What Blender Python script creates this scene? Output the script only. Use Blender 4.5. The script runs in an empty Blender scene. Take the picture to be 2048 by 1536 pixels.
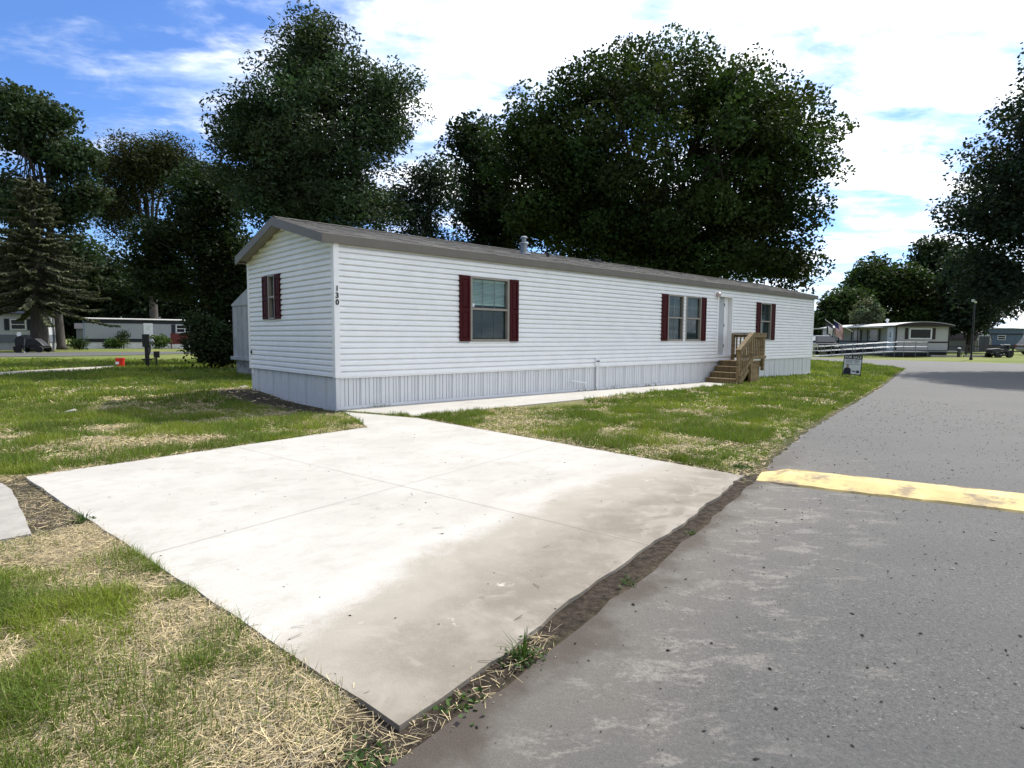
import bpy, math, random
import numpy as np
from mathutils import Matrix, Vector

random.seed(7)
rng = np.random.default_rng(7)
scn = bpy.context.scene
COL = scn.collection
R = math.radians

# ------------------------------------------------------------------ camera, sky, sun, exposure
HCAM = 1.286
F, TH, RO = 1204.64, 0.07766, 0.00597
cd = bpy.data.cameras.new('camera'); cam = bpy.data.objects.new('camera', cd); COL.objects.link(cam)
cd.sensor_fit = 'HORIZONTAL'; cd.sensor_width = 36; cd.lens = F / 2048 * 36
cd.clip_start = 0.05; cd.clip_end = 3000
fw = Vector((0, math.cos(TH), -math.sin(TH))); up = Vector((0, math.sin(TH), math.cos(TH))); rt = Vector((1, 0, 0))
r2 = rt * math.cos(RO) + up * math.sin(RO); u2 = up * math.cos(RO) - rt * math.sin(RO)
cam.matrix_world = Matrix(((r2.x, u2.x, -fw.x, 0), (r2.y, u2.y, -fw.y, 0), (r2.z, u2.z, -fw.z, HCAM), (0, 0, 0, 1)))
scn.camera = cam

SUN_AZ = R(44.5)      # from +X towards +Y
SUN_EL = R(50)
sd = Vector((math.cos(SUN_AZ) * math.cos(SUN_EL), math.sin(SUN_AZ) * math.cos(SUN_EL), math.sin(SUN_EL)))
ld = bpy.data.lights.new('sun', 'SUN'); ld.energy = 4.8; ld.angle = R(0.55); ld.color = (1.0, 0.955, 0.88)
sun = bpy.data.objects.new('sun', ld); COL.objects.link(sun); sun.location = sd * 60
sun.rotation_euler = (-sd).to_track_quat('-Z', 'Y').to_euler()

w = bpy.data.worlds.new('World'); scn.world = w; w.use_nodes = True
nt = w.node_tree; nt.nodes.clear()
def N(tree, typ, **kw):
    n = tree.nodes.new(typ)
    for k, v in kw.items(): setattr(n, k, v)
    return n
def math_node(tree, op, a, b=None, c=None, clamp=False):
    n = tree.nodes.new('ShaderNodeMath'); n.operation = op; n.use_clamp = clamp
    for i, v in enumerate((a, b, c)):
        if v is None: continue
        if isinstance(v, (int, float)): n.inputs[i].default_value = v
        else: tree.links.new(v, n.inputs[i])
    return n.outputs[0]
def maprange(tree, v, a, b, c, d, smooth=True):
    n = tree.nodes.new('ShaderNodeMapRange'); n.interpolation_type = 'SMOOTHSTEP' if smooth else 'LINEAR'
    tree.links.new(v, n.inputs[0])
    for i, x in zip((1, 2, 3, 4), (a, b, c, d)): n.inputs[i].default_value = x
    return n.outputs[0]
def mixcol(tree, fac, a, b, blend='MIX'):
    n = tree.nodes.new('ShaderNodeMix'); n.data_type = 'RGBA'; n.blend_type = blend
    for sock, v in ((n.inputs[0], fac), (n.inputs[6], a), (n.inputs[7], b)):
        if isinstance(v, (int, float)): sock.default_value = v
        elif isinstance(v, tuple): sock.default_value = v if len(v) == 4 else (*v, 1)
        else: tree.links.new(v, sock)
    return n.outputs[2]
def noise(tree, vec, scale, detail=4, rough=.55, dist=0.0):
    n = tree.nodes.new('ShaderNodeTexNoise'); n.inputs['Scale'].default_value = scale
    n.inputs['Detail'].default_value = detail; n.inputs['Roughness'].default_value = rough
    n.inputs['Distortion'].default_value = dist
    if vec is not None: tree.links.new(vec, n.inputs['Vector'])
    return n.outputs['Fac']

def build_world():
    t = nt
    sky = N(t, 'ShaderNodeTexSky'); sky.sky_type = 'NISHITA'; sky.sun_disc = False
    sky.sun_elevation = SUN_EL; sky.sun_rotation = R(90) - SUN_AZ
    sky.air_density = 1.0; sky.dust_density = 0.6; sky.ozone_density = 2.2
    tc = N(t, 'ShaderNodeTexCoord')
    sep = N(t, 'ShaderNodeSeparateXYZ'); t.links.new(tc.outputs['Generated'], sep.inputs[0])
    x, y, z = sep.outputs
    zc = math_node(t, 'ADD', math_node(t, 'MAXIMUM', z, 0.0), 0.14)
    u = math_node(t, 'DIVIDE', x, zc); v = math_node(t, 'DIVIDE', y, zc)
    # clouds drawn out along one wind direction
    cmb = N(t, 'ShaderNodeCombineXYZ'); t.links.new(u, cmb.inputs[0]); t.links.new(v, cmb.inputs[1])
    mp = N(t, 'ShaderNodeMapping'); t.links.new(cmb.outputs[0], mp.inputs[0])
    mp.inputs['Rotation'].default_value = (0, 0, R(-25)); mp.inputs['Location'].default_value = (3.1, 7.7, 1.3)
    mp.inputs['Scale'].default_value = (1.0, 1.5, 1.0)
    n1 = noise(t, mp.outputs[0], 1.15, 9, .60, .25)
    n2 = noise(t, mp.outputs[0], 0.36, 3, .5, .2)
    n3 = noise(t, mp.outputs[0], 3.6, 6, .62, .35)
    dotn = N(t, 'ShaderNodeVectorMath'); dotn.operation = 'DOT_PRODUCT'
    t.links.new(tc.outputs['Generated'], dotn.inputs[0]); dotn.inputs[1].default_value = Vector((-0.66, 0.68, 0.31)).normalized()
    gap = maprange(t, dotn.outputs['Value'], .25, 1.0, 0.0, -0.088)
    cov = math_node(t, 'ADD', math_node(t, 'MULTIPLY', n1, .55), math_node(t, 'MULTIPLY', n2, .45))
    cov = math_node(t, 'ADD', cov, math_node(t, 'MULTIPLY', math_node(t, 'SUBTRACT', n3, .5), .22))
    cov = math_node(t, 'ADD', cov, gap)
    mask = maprange(t, cov, .388, .55, 0.0, 1.0)
    hz = maprange(t, z, 0.0, .16, .55, 0.0)
    mask = math_node(t, 'MAXIMUM', mask, hz)
    ccol = mixcol(t, maprange(t, noise(t, mp.outputs[0], 2.1, 7, .6, .3), .36, .60, 0, 1), (4.4, 5.5, 7.2), (10.2, 10.25, 10.3))
    # thin cloud scatters forward: brighter on the sun's side of the sky, duller opposite
    ds = N(t, 'ShaderNodeVectorMath'); ds.operation = 'DOT_PRODUCT'; t.links.new(tc.outputs['Generated'], ds.inputs[0]); ds.inputs[1].default_value = sd
    fwd_ = maprange(t, ds.outputs['Value'], -.6, 1.0, .15, 1.86)
    fc = N(t, 'ShaderNodeCombineXYZ')
    for i in range(3): t.links.new(fwd_, fc.inputs[i])
    ccol = mixcol(t, 1.0, ccol, fc.outputs[0], 'MULTIPLY')
    skyc = mixcol(t, 1.0, sky.outputs[0], (0.80, 1.10, 1.62), 'MULTIPLY')
    c = mixcol(t, mask, skyc, ccol)
    bg = N(t, 'ShaderNodeBackground'); bg.inputs['Strength'].default_value = 0.1
    t.links.new(c, bg.inputs['Color'])
    out = N(t, 'ShaderNodeOutputWorld'); t.links.new(bg.outputs[0], out.inputs['Surface'])
build_world()
vs = scn.view_settings
vs.view_transform = 'Standard'; vs.look = 'None'; vs.exposure = 0.32; vs.gamma = 1.0; vs.use_curve_mapping = False
scn.render.resolution_x = 1024; scn.render.resolution_y = 768

# ------------------------------------------------------------------ layout constants (metres, camera over the origin)
AX, AY, YAW = -3.010, 10.298, 0.7418        # near corner of the white home, direction of its long side
LX, LY = math.cos(YAW), math.sin(YAW)
HW, HL = 4.07, 20.17                        # home depth and length
def h2w(x, y): return AX + LX * x - LY * y, AY + LY * x + LX * y

def vnoise(x, y, seed=0):
    xi = np.floor(x).astype(np.int64); yi = np.floor(y).astype(np.int64); fx = x - xi; fy = y - yi
    fx = fx * fx * (3 - 2 * fx); fy = fy * fy * (3 - 2 * fy)
    def h(a, b):
        n = (a * 374761393 + b * 668265263 + seed * 974711) & 0xffffffff
        n = ((n ^ (n >> 13)) * 1274126177) & 0xffffffff
        return ((n ^ (n >> 16)) & 0xffff) / 65535.0
    return (h(xi, yi) * (1 - fx) + h(xi + 1, yi) * fx) * (1 - fy) + (h(xi, yi + 1) * (1 - fx) + h(xi + 1, yi + 1) * fx) * fy
def fbm(x, y, s, seed=0, o=4):
    v = 0; a = .5; tot = 0
    for i in range(o):
        v = v + a * vnoise(x / s * 2 ** i + 17.3 * i, y / s * 2 ** i + 5.1 * i, seed + i); tot += a; a *= .55
    return v / tot
def sstep(a, b, x):
    t = np.clip((x - a) / (b - a), 0, 1); return t * t * (3 - 2 * t)
def gz(x, y):
    x = np.asarray(x, float); y = np.asarray(y, float)
    s = np.clip(((x - AX) * LX + (y - AY) * LY) / 20.0, 0, 1)
    z = -.105 * s * s * (3 - 2 * s)
    z = z + .115 * np.exp(-(((x + 5.95) ** 2 + (y - 12.9) ** 2) / 1.7))
    return z
def g0(x, y): return float(gz(x, y))

DRIVE = [(-4.33, 5.28), (-2.01, 8.34), (-2.78, 10.0), (-1.465, 9.31), (2.16, 5.48), (-.36, 1.87)]
def _wavy(a, b, n, amp):
    a = np.array(a); b = np.array(b); d = (b - a) / np.hypot(*(b - a)); nr = np.array([d[1], -d[0]]); rs_ = np.random.default_rng(77); out = []
    for i in range(1, n): out.append(tuple(a + (b - a) * i / n + nr * amp * (math.sin(i * .6) * .6 + math.sin(i * .23 + 1) * .7 + rs_.normal(0, .35))))
    return out
DRIVE_W = DRIVE[:5] + _wavy(DRIVE[4], DRIVE[5], 46, .016) + DRIVE[5:]
def loc_poly(pts): return [h2w(*p) for p in pts]
WALK = loc_poly([(0.02, -0.03), (12.1, -0.03), (12.1, -1.1), (.62, -1.55)])
HOUSE = loc_poly([(0, 0), (HL, 0), (HL, HW), (0, HW)])
ROAD_L = [(-.60, 1.30), (-.275, 1.80), (.10, 2.28), (.60, 2.97), (1.27, 3.94), (2.235, 5.40), (2.60, 6.02), (3.92, 8.02), (5.7, 10.5), (7.68, 13.2), (10.6, 17.2), (15.1, 23.55), (17.5, 26.9)]
ROAD = [(-2.4, -1.6)] + ROAD_L + [(18.6, 28.4), (19.2, 30.2), (19.7, 32.6), (20.2, 36.0), (19.3, 40.3), (12, 47.5), (-4, 64), (-1, 68), (13.8, 53.2), (22.2, 44.2), (30.0, 35.4), (46, 17), (41, 12), (26.5, 25.4), (22.6, 23.2), (9.5, 5.4), (4.3, -2.4)]
SLAB = [(-4.32, 5.02), (-4.05, 4.80), (-3.03, 3.72), (-3.4, 3.3), (-6.5, 2.5), (-7.5, 4.6)]
LROAD = [(-60, 14), (-28.8, 33.9), (-26.4, 35.6), (-24.6, 38.5), (-23.5, 43.0), (-18, 50), (-21, 53.5), (-26.4, 48.2), (-29.4, 45.7), (-34.9, 41.1), (-63, 20)]
LPATH = [(-26, 12.6), (-15.8, 18.5), (-15.2, 20.6), (-15.9, 24.0), (-16.5, 25.0), (-17.0, 22.8), (-17.3, 20.2), (-27, 14.4)]

def inpoly(x, y, poly):
    x = np.asarray(x); y = np.asarray(y); c = np.zeros(x.shape, bool); n = len(poly); j = n - 1
    for i in range(n):
        xi, yi = poly[i]; xj, yj = poly[j]
        hit = ((yi > y) != (yj > y)) & (x < (xj - xi) * (y - yi) / (yj - yi + 1e-12) + xi); c ^= hit; j = i
    return c
def segdist(x, y, a, b):
    ax, ay = a; bx, by = b; dx, dy = bx - ax, by - ay
    t = np.clip(((x - ax) * dx + (y - ay) * dy) / (dx * dx + dy * dy), 0, 1)
    return np.hypot(x - ax - t * dx, y - ay - t * dy)
def linedist(x, y, pts):
    d = np.full(np.shape(x), 1e9)
    for a, b in zip(pts[:-1], pts[1:]): d = np.minimum(d, segdist(x, y, a, b))
    return d
def straw_mask(x, y):
    n = fbm(x, y, 1.5, 3) * .52 + fbm(x, y, .38, 9, 3) * .48
    s = sstep(.40, .63, n)
    d = linedist(x, y, [DRIVE[0], DRIVE[5]])                   # raked straw along the drive's left edge
    near = np.exp(-(np.maximum(d - .25, 0) / .45) ** 2) * (y < 5.2)
    s = np.maximum(s, near * sstep(.24, .48, n))
    d2 = linedist(x, y, [DRIVE[3], DRIVE[4]])
    s = np.maximum(s, np.exp(-(d2 / .14) ** 2) * .9)
    d3 = linedist(x, y, [DRIVE[0], DRIVE[1]])
    s = np.maximum(s, np.exp(-(d3 / .25) ** 2) * sstep(.3, .5, n) * .9)
    far = sstep(13, 26, np.hypot(x, y))
    s = s * (1 - .35 * ((x > -1.6) & (y > 6.3)) - .25 * ((x < -2) & (y > 7.5)))
    return np.clip(s * (1 - .75 * far), 0, 1)
def dirt_mask(x, y):
    d = linedist(x, y, [DRIVE[5], DRIVE[4]])
    g = np.exp(-(np.maximum(d - .1, 0) / .16) ** 2)
    d = linedist(x, y, [h2w(-.25, .1), h2w(-.45, 4.0)])
    g = np.maximum(g, np.exp(-(d / .62) ** 2) * sstep(.25, .5, fbm(x, y, .7, 21) + .12))
    d = linedist(x, y, [(-4.25, 5.1), (-3.1, 3.95)])
    g = np.maximum(g, np.exp(-(d / .30) ** 2) * 0.95)
    d = linedist(x, y, ROAD_L[5:])
    g = np.maximum(g, np.exp(-(d / .16) ** 2) * .85)
    d = linedist(x, y, [DRIVE[3], DRIVE[4]])
    g = np.maximum(g, np.exp(-(d / .07) ** 2))
    g = np.maximum(g, np.exp(-(linedist(x, y, [(-.1, 1.65), (-.75, 1.45)]) / .3) ** 2) * .95)
    return np.clip(g, 0, 1)

# ------------------------------------------------------------------ mesh helpers
def link(o, parent=None):
    COL.objects.link(o)
    if parent is not None: o.parent = parent
    return o
def tag(o, label=None, cat=None, group=None, kind=None):
    if label: o['label'] = label
    if cat: o['category'] = cat
    if group: o['group'] = group
    if kind: o['kind'] = kind
    return o
def empty(name, loc=(0, 0, 0), rz=0.0, label=None, cat=None, group=None):
    o = bpy.data.objects.new(name, None); o.empty_display_size = .2
    o.location = loc; o.rotation_euler = (0, 0, rz); COL.objects.link(o); tag(o, label, cat, group)
    return o
class MB:
    def __init__(s): s.v = []; s.f = []
    def add(s, vs, fs):
        b = len(s.v); s.v += [tuple(v) for v in vs]; s.f += [tuple(i + b for i in f) for f in fs]; return s
    def box(s, x0, x1, y0, y1, z0, z1):
        return s.add([(x0, y0, z0), (x1, y0, z0), (x1, y1, z0), (x0, y1, z0), (x0, y0, z1), (x1, y0, z1), (x1, y1, z1), (x0, y1, z1)],
                     [(0, 3, 2, 1), (4, 5, 6, 7), (0, 1, 5, 4), (1, 2, 6, 5), (2, 3, 7, 6), (3, 0, 4, 7)])
    def bar(s, a, b, wd, ht, side=None):
        a = Vector(a); b = Vector(b); d = (b - a).normalized()
        upv = Vector((0, 0, 1)) if abs(d.z) < .99 else Vector((1, 0, 0))
        sx = d.cross(upv).normalized() if side is None else Vector(side).normalized(); sz = sx.cross(d).normalized()
        vs = [p + sx * i * wd / 2 + sz * k * ht / 2 for p in (a, b) for i, k in ((-1, -1), (1, -1), (1, 1), (-1, 1))]
        return s.add(vs, [(0, 1, 2, 3), (7, 6, 5, 4), (0, 4, 5, 1), (1, 5, 6, 2), (2, 6, 7, 3), (3, 7, 4, 0)])
    def tube(s, pts, rad, n=8, cap=True):
        pts = [Vector(p) for p in pts]
        if isinstance(rad, (int, float)): rad = [rad] * len(pts)
        rings = []
        for i, p in enumerate(pts):
            d = (pts[min(i + 1, len(pts) - 1)] - pts[max(i - 1, 0)]).normalized()
            a = Vector((0, 0, 1)) if abs(d.z) < .9 else Vector((1, 0, 0))
            e1 = d.cross(a).normalized(); e2 = d.cross(e1)
            rings.append([p + (e1 * math.cos(2 * math.pi * k / n) + e2 * math.sin(2 * math.pi * k / n)) * rad[i] for k in range(n)])
        vs = [v for r in rings for v in r]; fs = []
        for i in range(len(rings) - 1):
            for k in range(n):
                fs.append((i * n + k, i * n + (k + 1) % n, (i + 1) * n + (k + 1) % n, (i + 1) * n + k))
        if cap: fs.append(tuple(range(n - 1, -1, -1))); fs.append(tuple((len(rings) - 1) * n + k for k in range(n)))
        return s.add(vs, fs)
    def lathe(s, prof, n=16, c=(0, 0, 0)):
        vs = [(c[0] + r * math.cos(2 * math.pi * k / n), c[1] + r * math.sin(2 * math.pi * k / n), c[2] + z) for r, z in prof for k in range(n)]
        fs = [(i * n + k, i * n + (k + 1) % n, (i + 1) * n + (k + 1) % n, (i + 1) * n + k) for i in range(len(prof) - 1) for k in range(n)]
        fs.append(tuple(range(n - 1, -1, -1))); fs.append(tuple((len(prof) - 1) * n + k for k in range(n)))
        return s.add(vs, fs)
    def prism(s, poly, fn0, fn1):
        n = len(poly); vs = [fn0(*p) for p in poly] + [fn1(*p) for p in poly]
        fs = [tuple(range(n - 1, -1, -1)), tuple(range(n, 2 * n))] + [(i, (i + 1) % n, n + (i + 1) % n, n + i) for i in range(n)]
        return s.add(vs, fs)
    def build(s, name, mat, parent=None, smooth=False, bevel=0.0, loc=None, rot=None):
        me = bpy.data.meshes.new(name); me.from_pydata(s.v, [], s.f); me.update()
        if isinstance(mat, (list, tuple)):
            for m in mat: me.materials.append(m)
        elif mat: me.materials.append(mat)
        if smooth: me.polygons.foreach_set('use_smooth', [True] * len(me.polygons))
        o = bpy.data.objects.new(name, me); link(o, parent)
        if loc is not None: o.location = loc
        if rot is not None: o.rotation_euler = rot
        if bevel:
            m = o.modifiers.new('bevel', 'BEVEL'); m.width = bevel; m.segments = 2; m.limit_method = 'ANGLE'; m.angle_limit = R(40)
        return o
def npmesh(name, verts, k, mat, cols=None, parent=None, loc=None):
    """verts (n*k,3): n faces of k own corners each; cols (n*k,3) per corner colour"""
    n = len(verts) // k; me = bpy.data.meshes.new(name)
    me.vertices.add(n * k); me.vertices.foreach_set('co', np.ascontiguousarray(verts, np.float32).ravel())
    me.loops.add(n * k); me.loops.foreach_set('vertex_index', np.arange(n * k, dtype=np.int32))
    me.polygons.add(n); me.polygons.foreach_set('loop_start', np.arange(0, n * k, k, dtype=np.int32))
    me.update(calc_edges=True); me.materials.append(mat)
    if cols is not None:
        a = me.color_attributes.new('Col', 'FLOAT_COLOR', 'POINT')
        c = np.ones((n * k, 4), np.float32); c[:, :3] = cols; a.data.foreach_set('color', c.ravel())
    o = bpy.data.objects.new(name, me); link(o, parent)
    if loc is not None: o.location = loc
    return o

# ------------------------------------------------------------------ materials
def newmat(name):
    m = bpy.data.materials.new(name); m.use_nodes = True; t = m.node_tree
    return m, t, t.nodes['Principled BSDF']
def P(name, col, rough=.6, var=.12, scale=6.0, bump=0.0, bscale=60.0, metal=0.0, spec=.4, stretch=None, dirt=None):
    m, t, b = newmat(name)
    tc = N(t, 'ShaderNodeTexCoord'); vec = tc.outputs['Object']
    if stretch:
        mp = N(t, 'ShaderNodeMapping'); t.links.new(vec, mp.inputs[0]); mp.inputs['Scale'].default_value = stretch; vec = mp.outputs[0]
    n = noise(t, vec, scale, 5, .6)
    lo = tuple(c * (1 - var) for c in col); hi = tuple(min(1, c * (1 + var)) for c in col)
    c = mixcol(t, maprange(t, n, .3, .7, 0, 1), lo, hi)
    if dirt:
        d = maprange(t, noise(t, tc.outputs['Object'], dirt[1], 6, .65), dirt[2], dirt[3], 0, dirt[4])
        c = mixcol(t, d, c, dirt[0])
    t.links.new(c, b.inputs['Base Color'])
    b.inputs['Roughness'].default_value = rough; b.inputs['Metallic'].default_value = metal; b.inputs['Specular IOR Level'].default_value = spec
    if bump:
        bn = N(t, 'ShaderNodeBump'); bn.inputs['Strength'].default_value = bump; bn.inputs['Distance'].default_value = .01
        t.links.new(noise(t, vec, bscale, 4, .6), bn.inputs['Height']); t.links.new(bn.outputs[0], b.inputs['Normal'])
    return m
def leafmat(name, trans=.3, rough=.65):
    m, t, b = newmat(name)
    a = N(t, 'ShaderNodeAttribute'); a.attribute_name = 'Col'
    t.links.new(a.outputs['Color'], b.inputs['Base Color']); b.inputs['Roughness'].default_value = rough; b.inputs['Specular IOR Level'].default_value = .15
    tr = N(t, 'ShaderNodeBsdfTranslucent'); t.links.new(mixcol(t, 1.0, a.outputs['Color'], (1.15, 1.25, .6), 'MULTIPLY'), tr.inputs['Color'])
    mx = N(t, 'ShaderNodeMixShader'); mx.inputs[0].default_value = trans
    t.links.new(b.outputs[0], mx.inputs[1]); t.links.new(tr.outputs[0], mx.inputs[2])
    t.links.new(mx.outputs[0], t.nodes['Material Output'].inputs['Surface'])
    return m
def glassmat(name, tint=(.82, .88, .87), refl=1.0):
    m, t, b = newmat(name); t.nodes.remove(b)
    tr = N(t, 'ShaderNodeBsdfTransparent'); tr.inputs[0].default_value = (*tint, 1)
    gl = N(t, 'ShaderNodeBsdfGlossy'); gl.inputs['Roughness'].default_value = .02; gl.inputs[0].default_value = (.9, .95, 1, 1)
    fr = N(t, 'ShaderNodeLayerWeight'); fr.inputs['Blend'].default_value = .5
    sch = math_node(t, 'ADD', math_node(t, 'MULTIPLY', math_node(t, 'POWER', fr.outputs['Facing'], 5.0), .96), .04)
    mx = N(t, 'ShaderNodeMixShader'); t.links.new(math_node(t, 'MULTIPLY', sch, refl, clamp=True), mx.inputs[0])
    t.links.new(tr.outputs[0], mx.inputs[1]); t.links.new(gl.outputs[0], mx.inputs[2])
    t.links.new(mx.outputs[0], t.nodes['Material Output'].inputs['Surface'])
    return m

m_siding = P('vinyl_siding', (.86, .86, .865), .42, .03, 2.5, .06, 40, dirt=((.50, .50, .50), 1.3, .55, .80, .22))
m_trimw = P('white_trim', (.85, .85, .855), .45, .02)
m_wall = P('wall_sheathing', (.70, .71, .72), .8, .05)
m_skirt = P('skirting_metal', (.66, .67, .685), .5, .05, 1.2, .03, 30, dirt=((.40, .36, .30), 1.6, .58, .85, .35))
m_track = P('track_metal', (.50, .52, .55), .5, .1)
m_fascia = P('fascia_metal', (.150, .134, .114), .55, .06, 3)
m_soffit = P('soffit_vinyl', (.24, .225, .205), .6, .05)
m_frame = P('window_frame', (.27, .245, .215), .5, .05)
m_shutter = P('maroon_vinyl', (.050, .0055, .0075), .6, .10, 5, spec=.12)
m_blind = P('blind_vinyl', (.62, .68, .63), .5, .04)
m_room = P('room_paint', (.10, .10, .10), .9, .1)
m_screen = P('insect_screen', (.035, .042, .048), .7, .1)
m_glass = glassmat('window_glass', refl=.5)
m_door = P('door_paint', (.42, .44, .46), .45, .04)
m_black = P('black_metal', (.012, .012, .013), .45, .2)
m_galv = P('galvanised', (.26, .28, .30), .38, .12, 9, metal=.7)
m_digit = P('digit_black', (.008, .008, .008), .4, .1)
m_wood = P('treated_wood', (.225, .160, .078), .75, .35, 3.0, .25, 40, stretch=(1, 1, 7))
m_woodx = P('treated_wood_long', (.205, .145, .070), .75, .35, 3.0, .25, 40, stretch=(7, 7, 1))
m_ply = P('plywood', (.25, .18, .090), .8, .28, 2.2, .15, 30, stretch=(1, 1, 3))
m_bark = P('bark', (.050, .040, .032), .9, .35, 3, .6, 14, stretch=(3, 3, .7))
m_barkg = P('bark_grey', (.050, .044, .038), .9, .35, 3, .6, 14, stretch=(3, 3, .7))
m_leaf = leafmat('leaf', .22)
m_needle = leafmat('needle', .10, .7)
m_grass = leafmat('grass_blade', .30, .5)
m_straw = leafmat('straw', .10, .7)
m_white = P('white_paint', (.75, .76, .78), .5, .06, 3)
m_dkroof = P('dark_roofing', (.035, .036, .04), .7, .2)
m_alu = P('aluminium', (.17, .185, .205), .35, .08, metal=.6)
m_tire = P('rubber', (.012, .012, .012), .8, .2)
m_plastic_red = P('red_plastic', (.62, .030, .018), .4, .08)
m_conc = P('pale_concrete', (.30, .28, .25), .85, .12, 8, .2, 90)

def shingle_mat():
    m, t, b = newmat('asphalt_shingle')
    tc = N(t, 'ShaderNodeTexCoord'); v = tc.outputs['Object']
    br = N(t, 'ShaderNodeTexBrick'); mp = N(t, 'ShaderNodeMapping'); t.links.new(v, mp.inputs[0]); mp.inputs['Scale'].default_value = (1, 1, 1)
    t.links.new(mp.outputs[0], br.inputs[0]); br.inputs['Scale'].default_value = 1.0; br.inputs['Brick Width'].default_value = .31; br.inputs['Row Height'].default_value = .14
    br.inputs['Mortar Size'].default_value = .004; br.inputs['Color1'].default_value = (.095, .090, .085, 1); br.inputs['Color2'].default_value = (.140, .133, .125, 1); br.inputs['Mortar'].default_value = (.06, .06, .06, 1)
    n = noise(t, v, 90, 3, .7); c = mixcol(t, maprange(t, n, .3, .7, 0, 1), (.6, .6, .6), (1.35, 1.35, 1.35)); c = mixcol(t, 1.0, br.outputs[0], c, 'MULTIPLY')
    c = mixcol(t, maprange(t, noise(t, v, .8, 4), .45, .7, 0, .4), c, (.155, .148, .135))
    t.links.new(c, b.inputs['Base Color']); b.inputs['Roughness'].default_value = .92; b.inputs['Specular IOR Level'].default_value = .2
    bn = N(t, 'ShaderNodeBump'); bn.inputs['Strength'].default_value = .5; bn.inputs['Distance'].default_value = .004; t.links.new(n, bn.inputs['Height']); t.links.new(bn.outputs[0], b.inputs['Normal'])
    return m
m_shingle = shingle_mat()

def ground_mat():
    m, t, b = newmat('lawn_ground')
    tc = N(t, 'ShaderNodeTexCoord'); v = tc.outputs['Object']
    at = N(t, 'ShaderNodeAttribute'); at.attribute_name = 'straw'; ad = N(t, 'ShaderNodeAttribute'); ad.attribute_name = 'dirt'
    n1 = noise(t, v, 1.1, 6, .65); n2 = noise(t, v, 26, 5, .7); n3 = noise(t, v, 0.22, 4, .55)
    gr = mixcol(t, maprange(t, n2, .3, .7, 0, 1), (.060, .088, .018), (.165, .210, .044))
    gr = mixcol(t, maprange(t, n3, .38, .64, 0, .55), gr, (.205, .205, .065))
    gr = mixcol(t, maprange(t, n1, .5, .75, 0, .5), gr, (.15, .135, .07))
    st = mixcol(t, maprange(t, n2, .35, .68, 0, 1), (.13, .095, .05), (.37, .30, .185))
    s = math_node(t, 'MULTIPLY', at.outputs['Fac'], maprange(t, noise(t, v, 9, 4, .7), .3, .6, .35, 1.0))
    c = mixcol(t, s, gr, st)
    di = mixcol(t, maprange(t, noise(t, v, 18, 5, .7), .35, .65, 0, 1), (.026, .020, .015), (.080, .062, .046))
    c = mixcol(t, ad.outputs['Fac'], c, di)
    t.links.new(c, b.inputs['Base Color']); b.inputs['Roughness'].default_value = .95; b.inputs['Specular IOR Level'].default_value = .15
    bn = N(t, 'ShaderNodeBump'); bn.inputs['Strength'].default_value = .9; bn.inputs['Distance'].default_value = .035
    t.links.new(noise(t, v, 34, 6, .75), bn.inputs['Height']); t.links.new(bn.outputs[0], b.inputs['Normal'])
    return m
m_ground = ground_mat()

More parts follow.
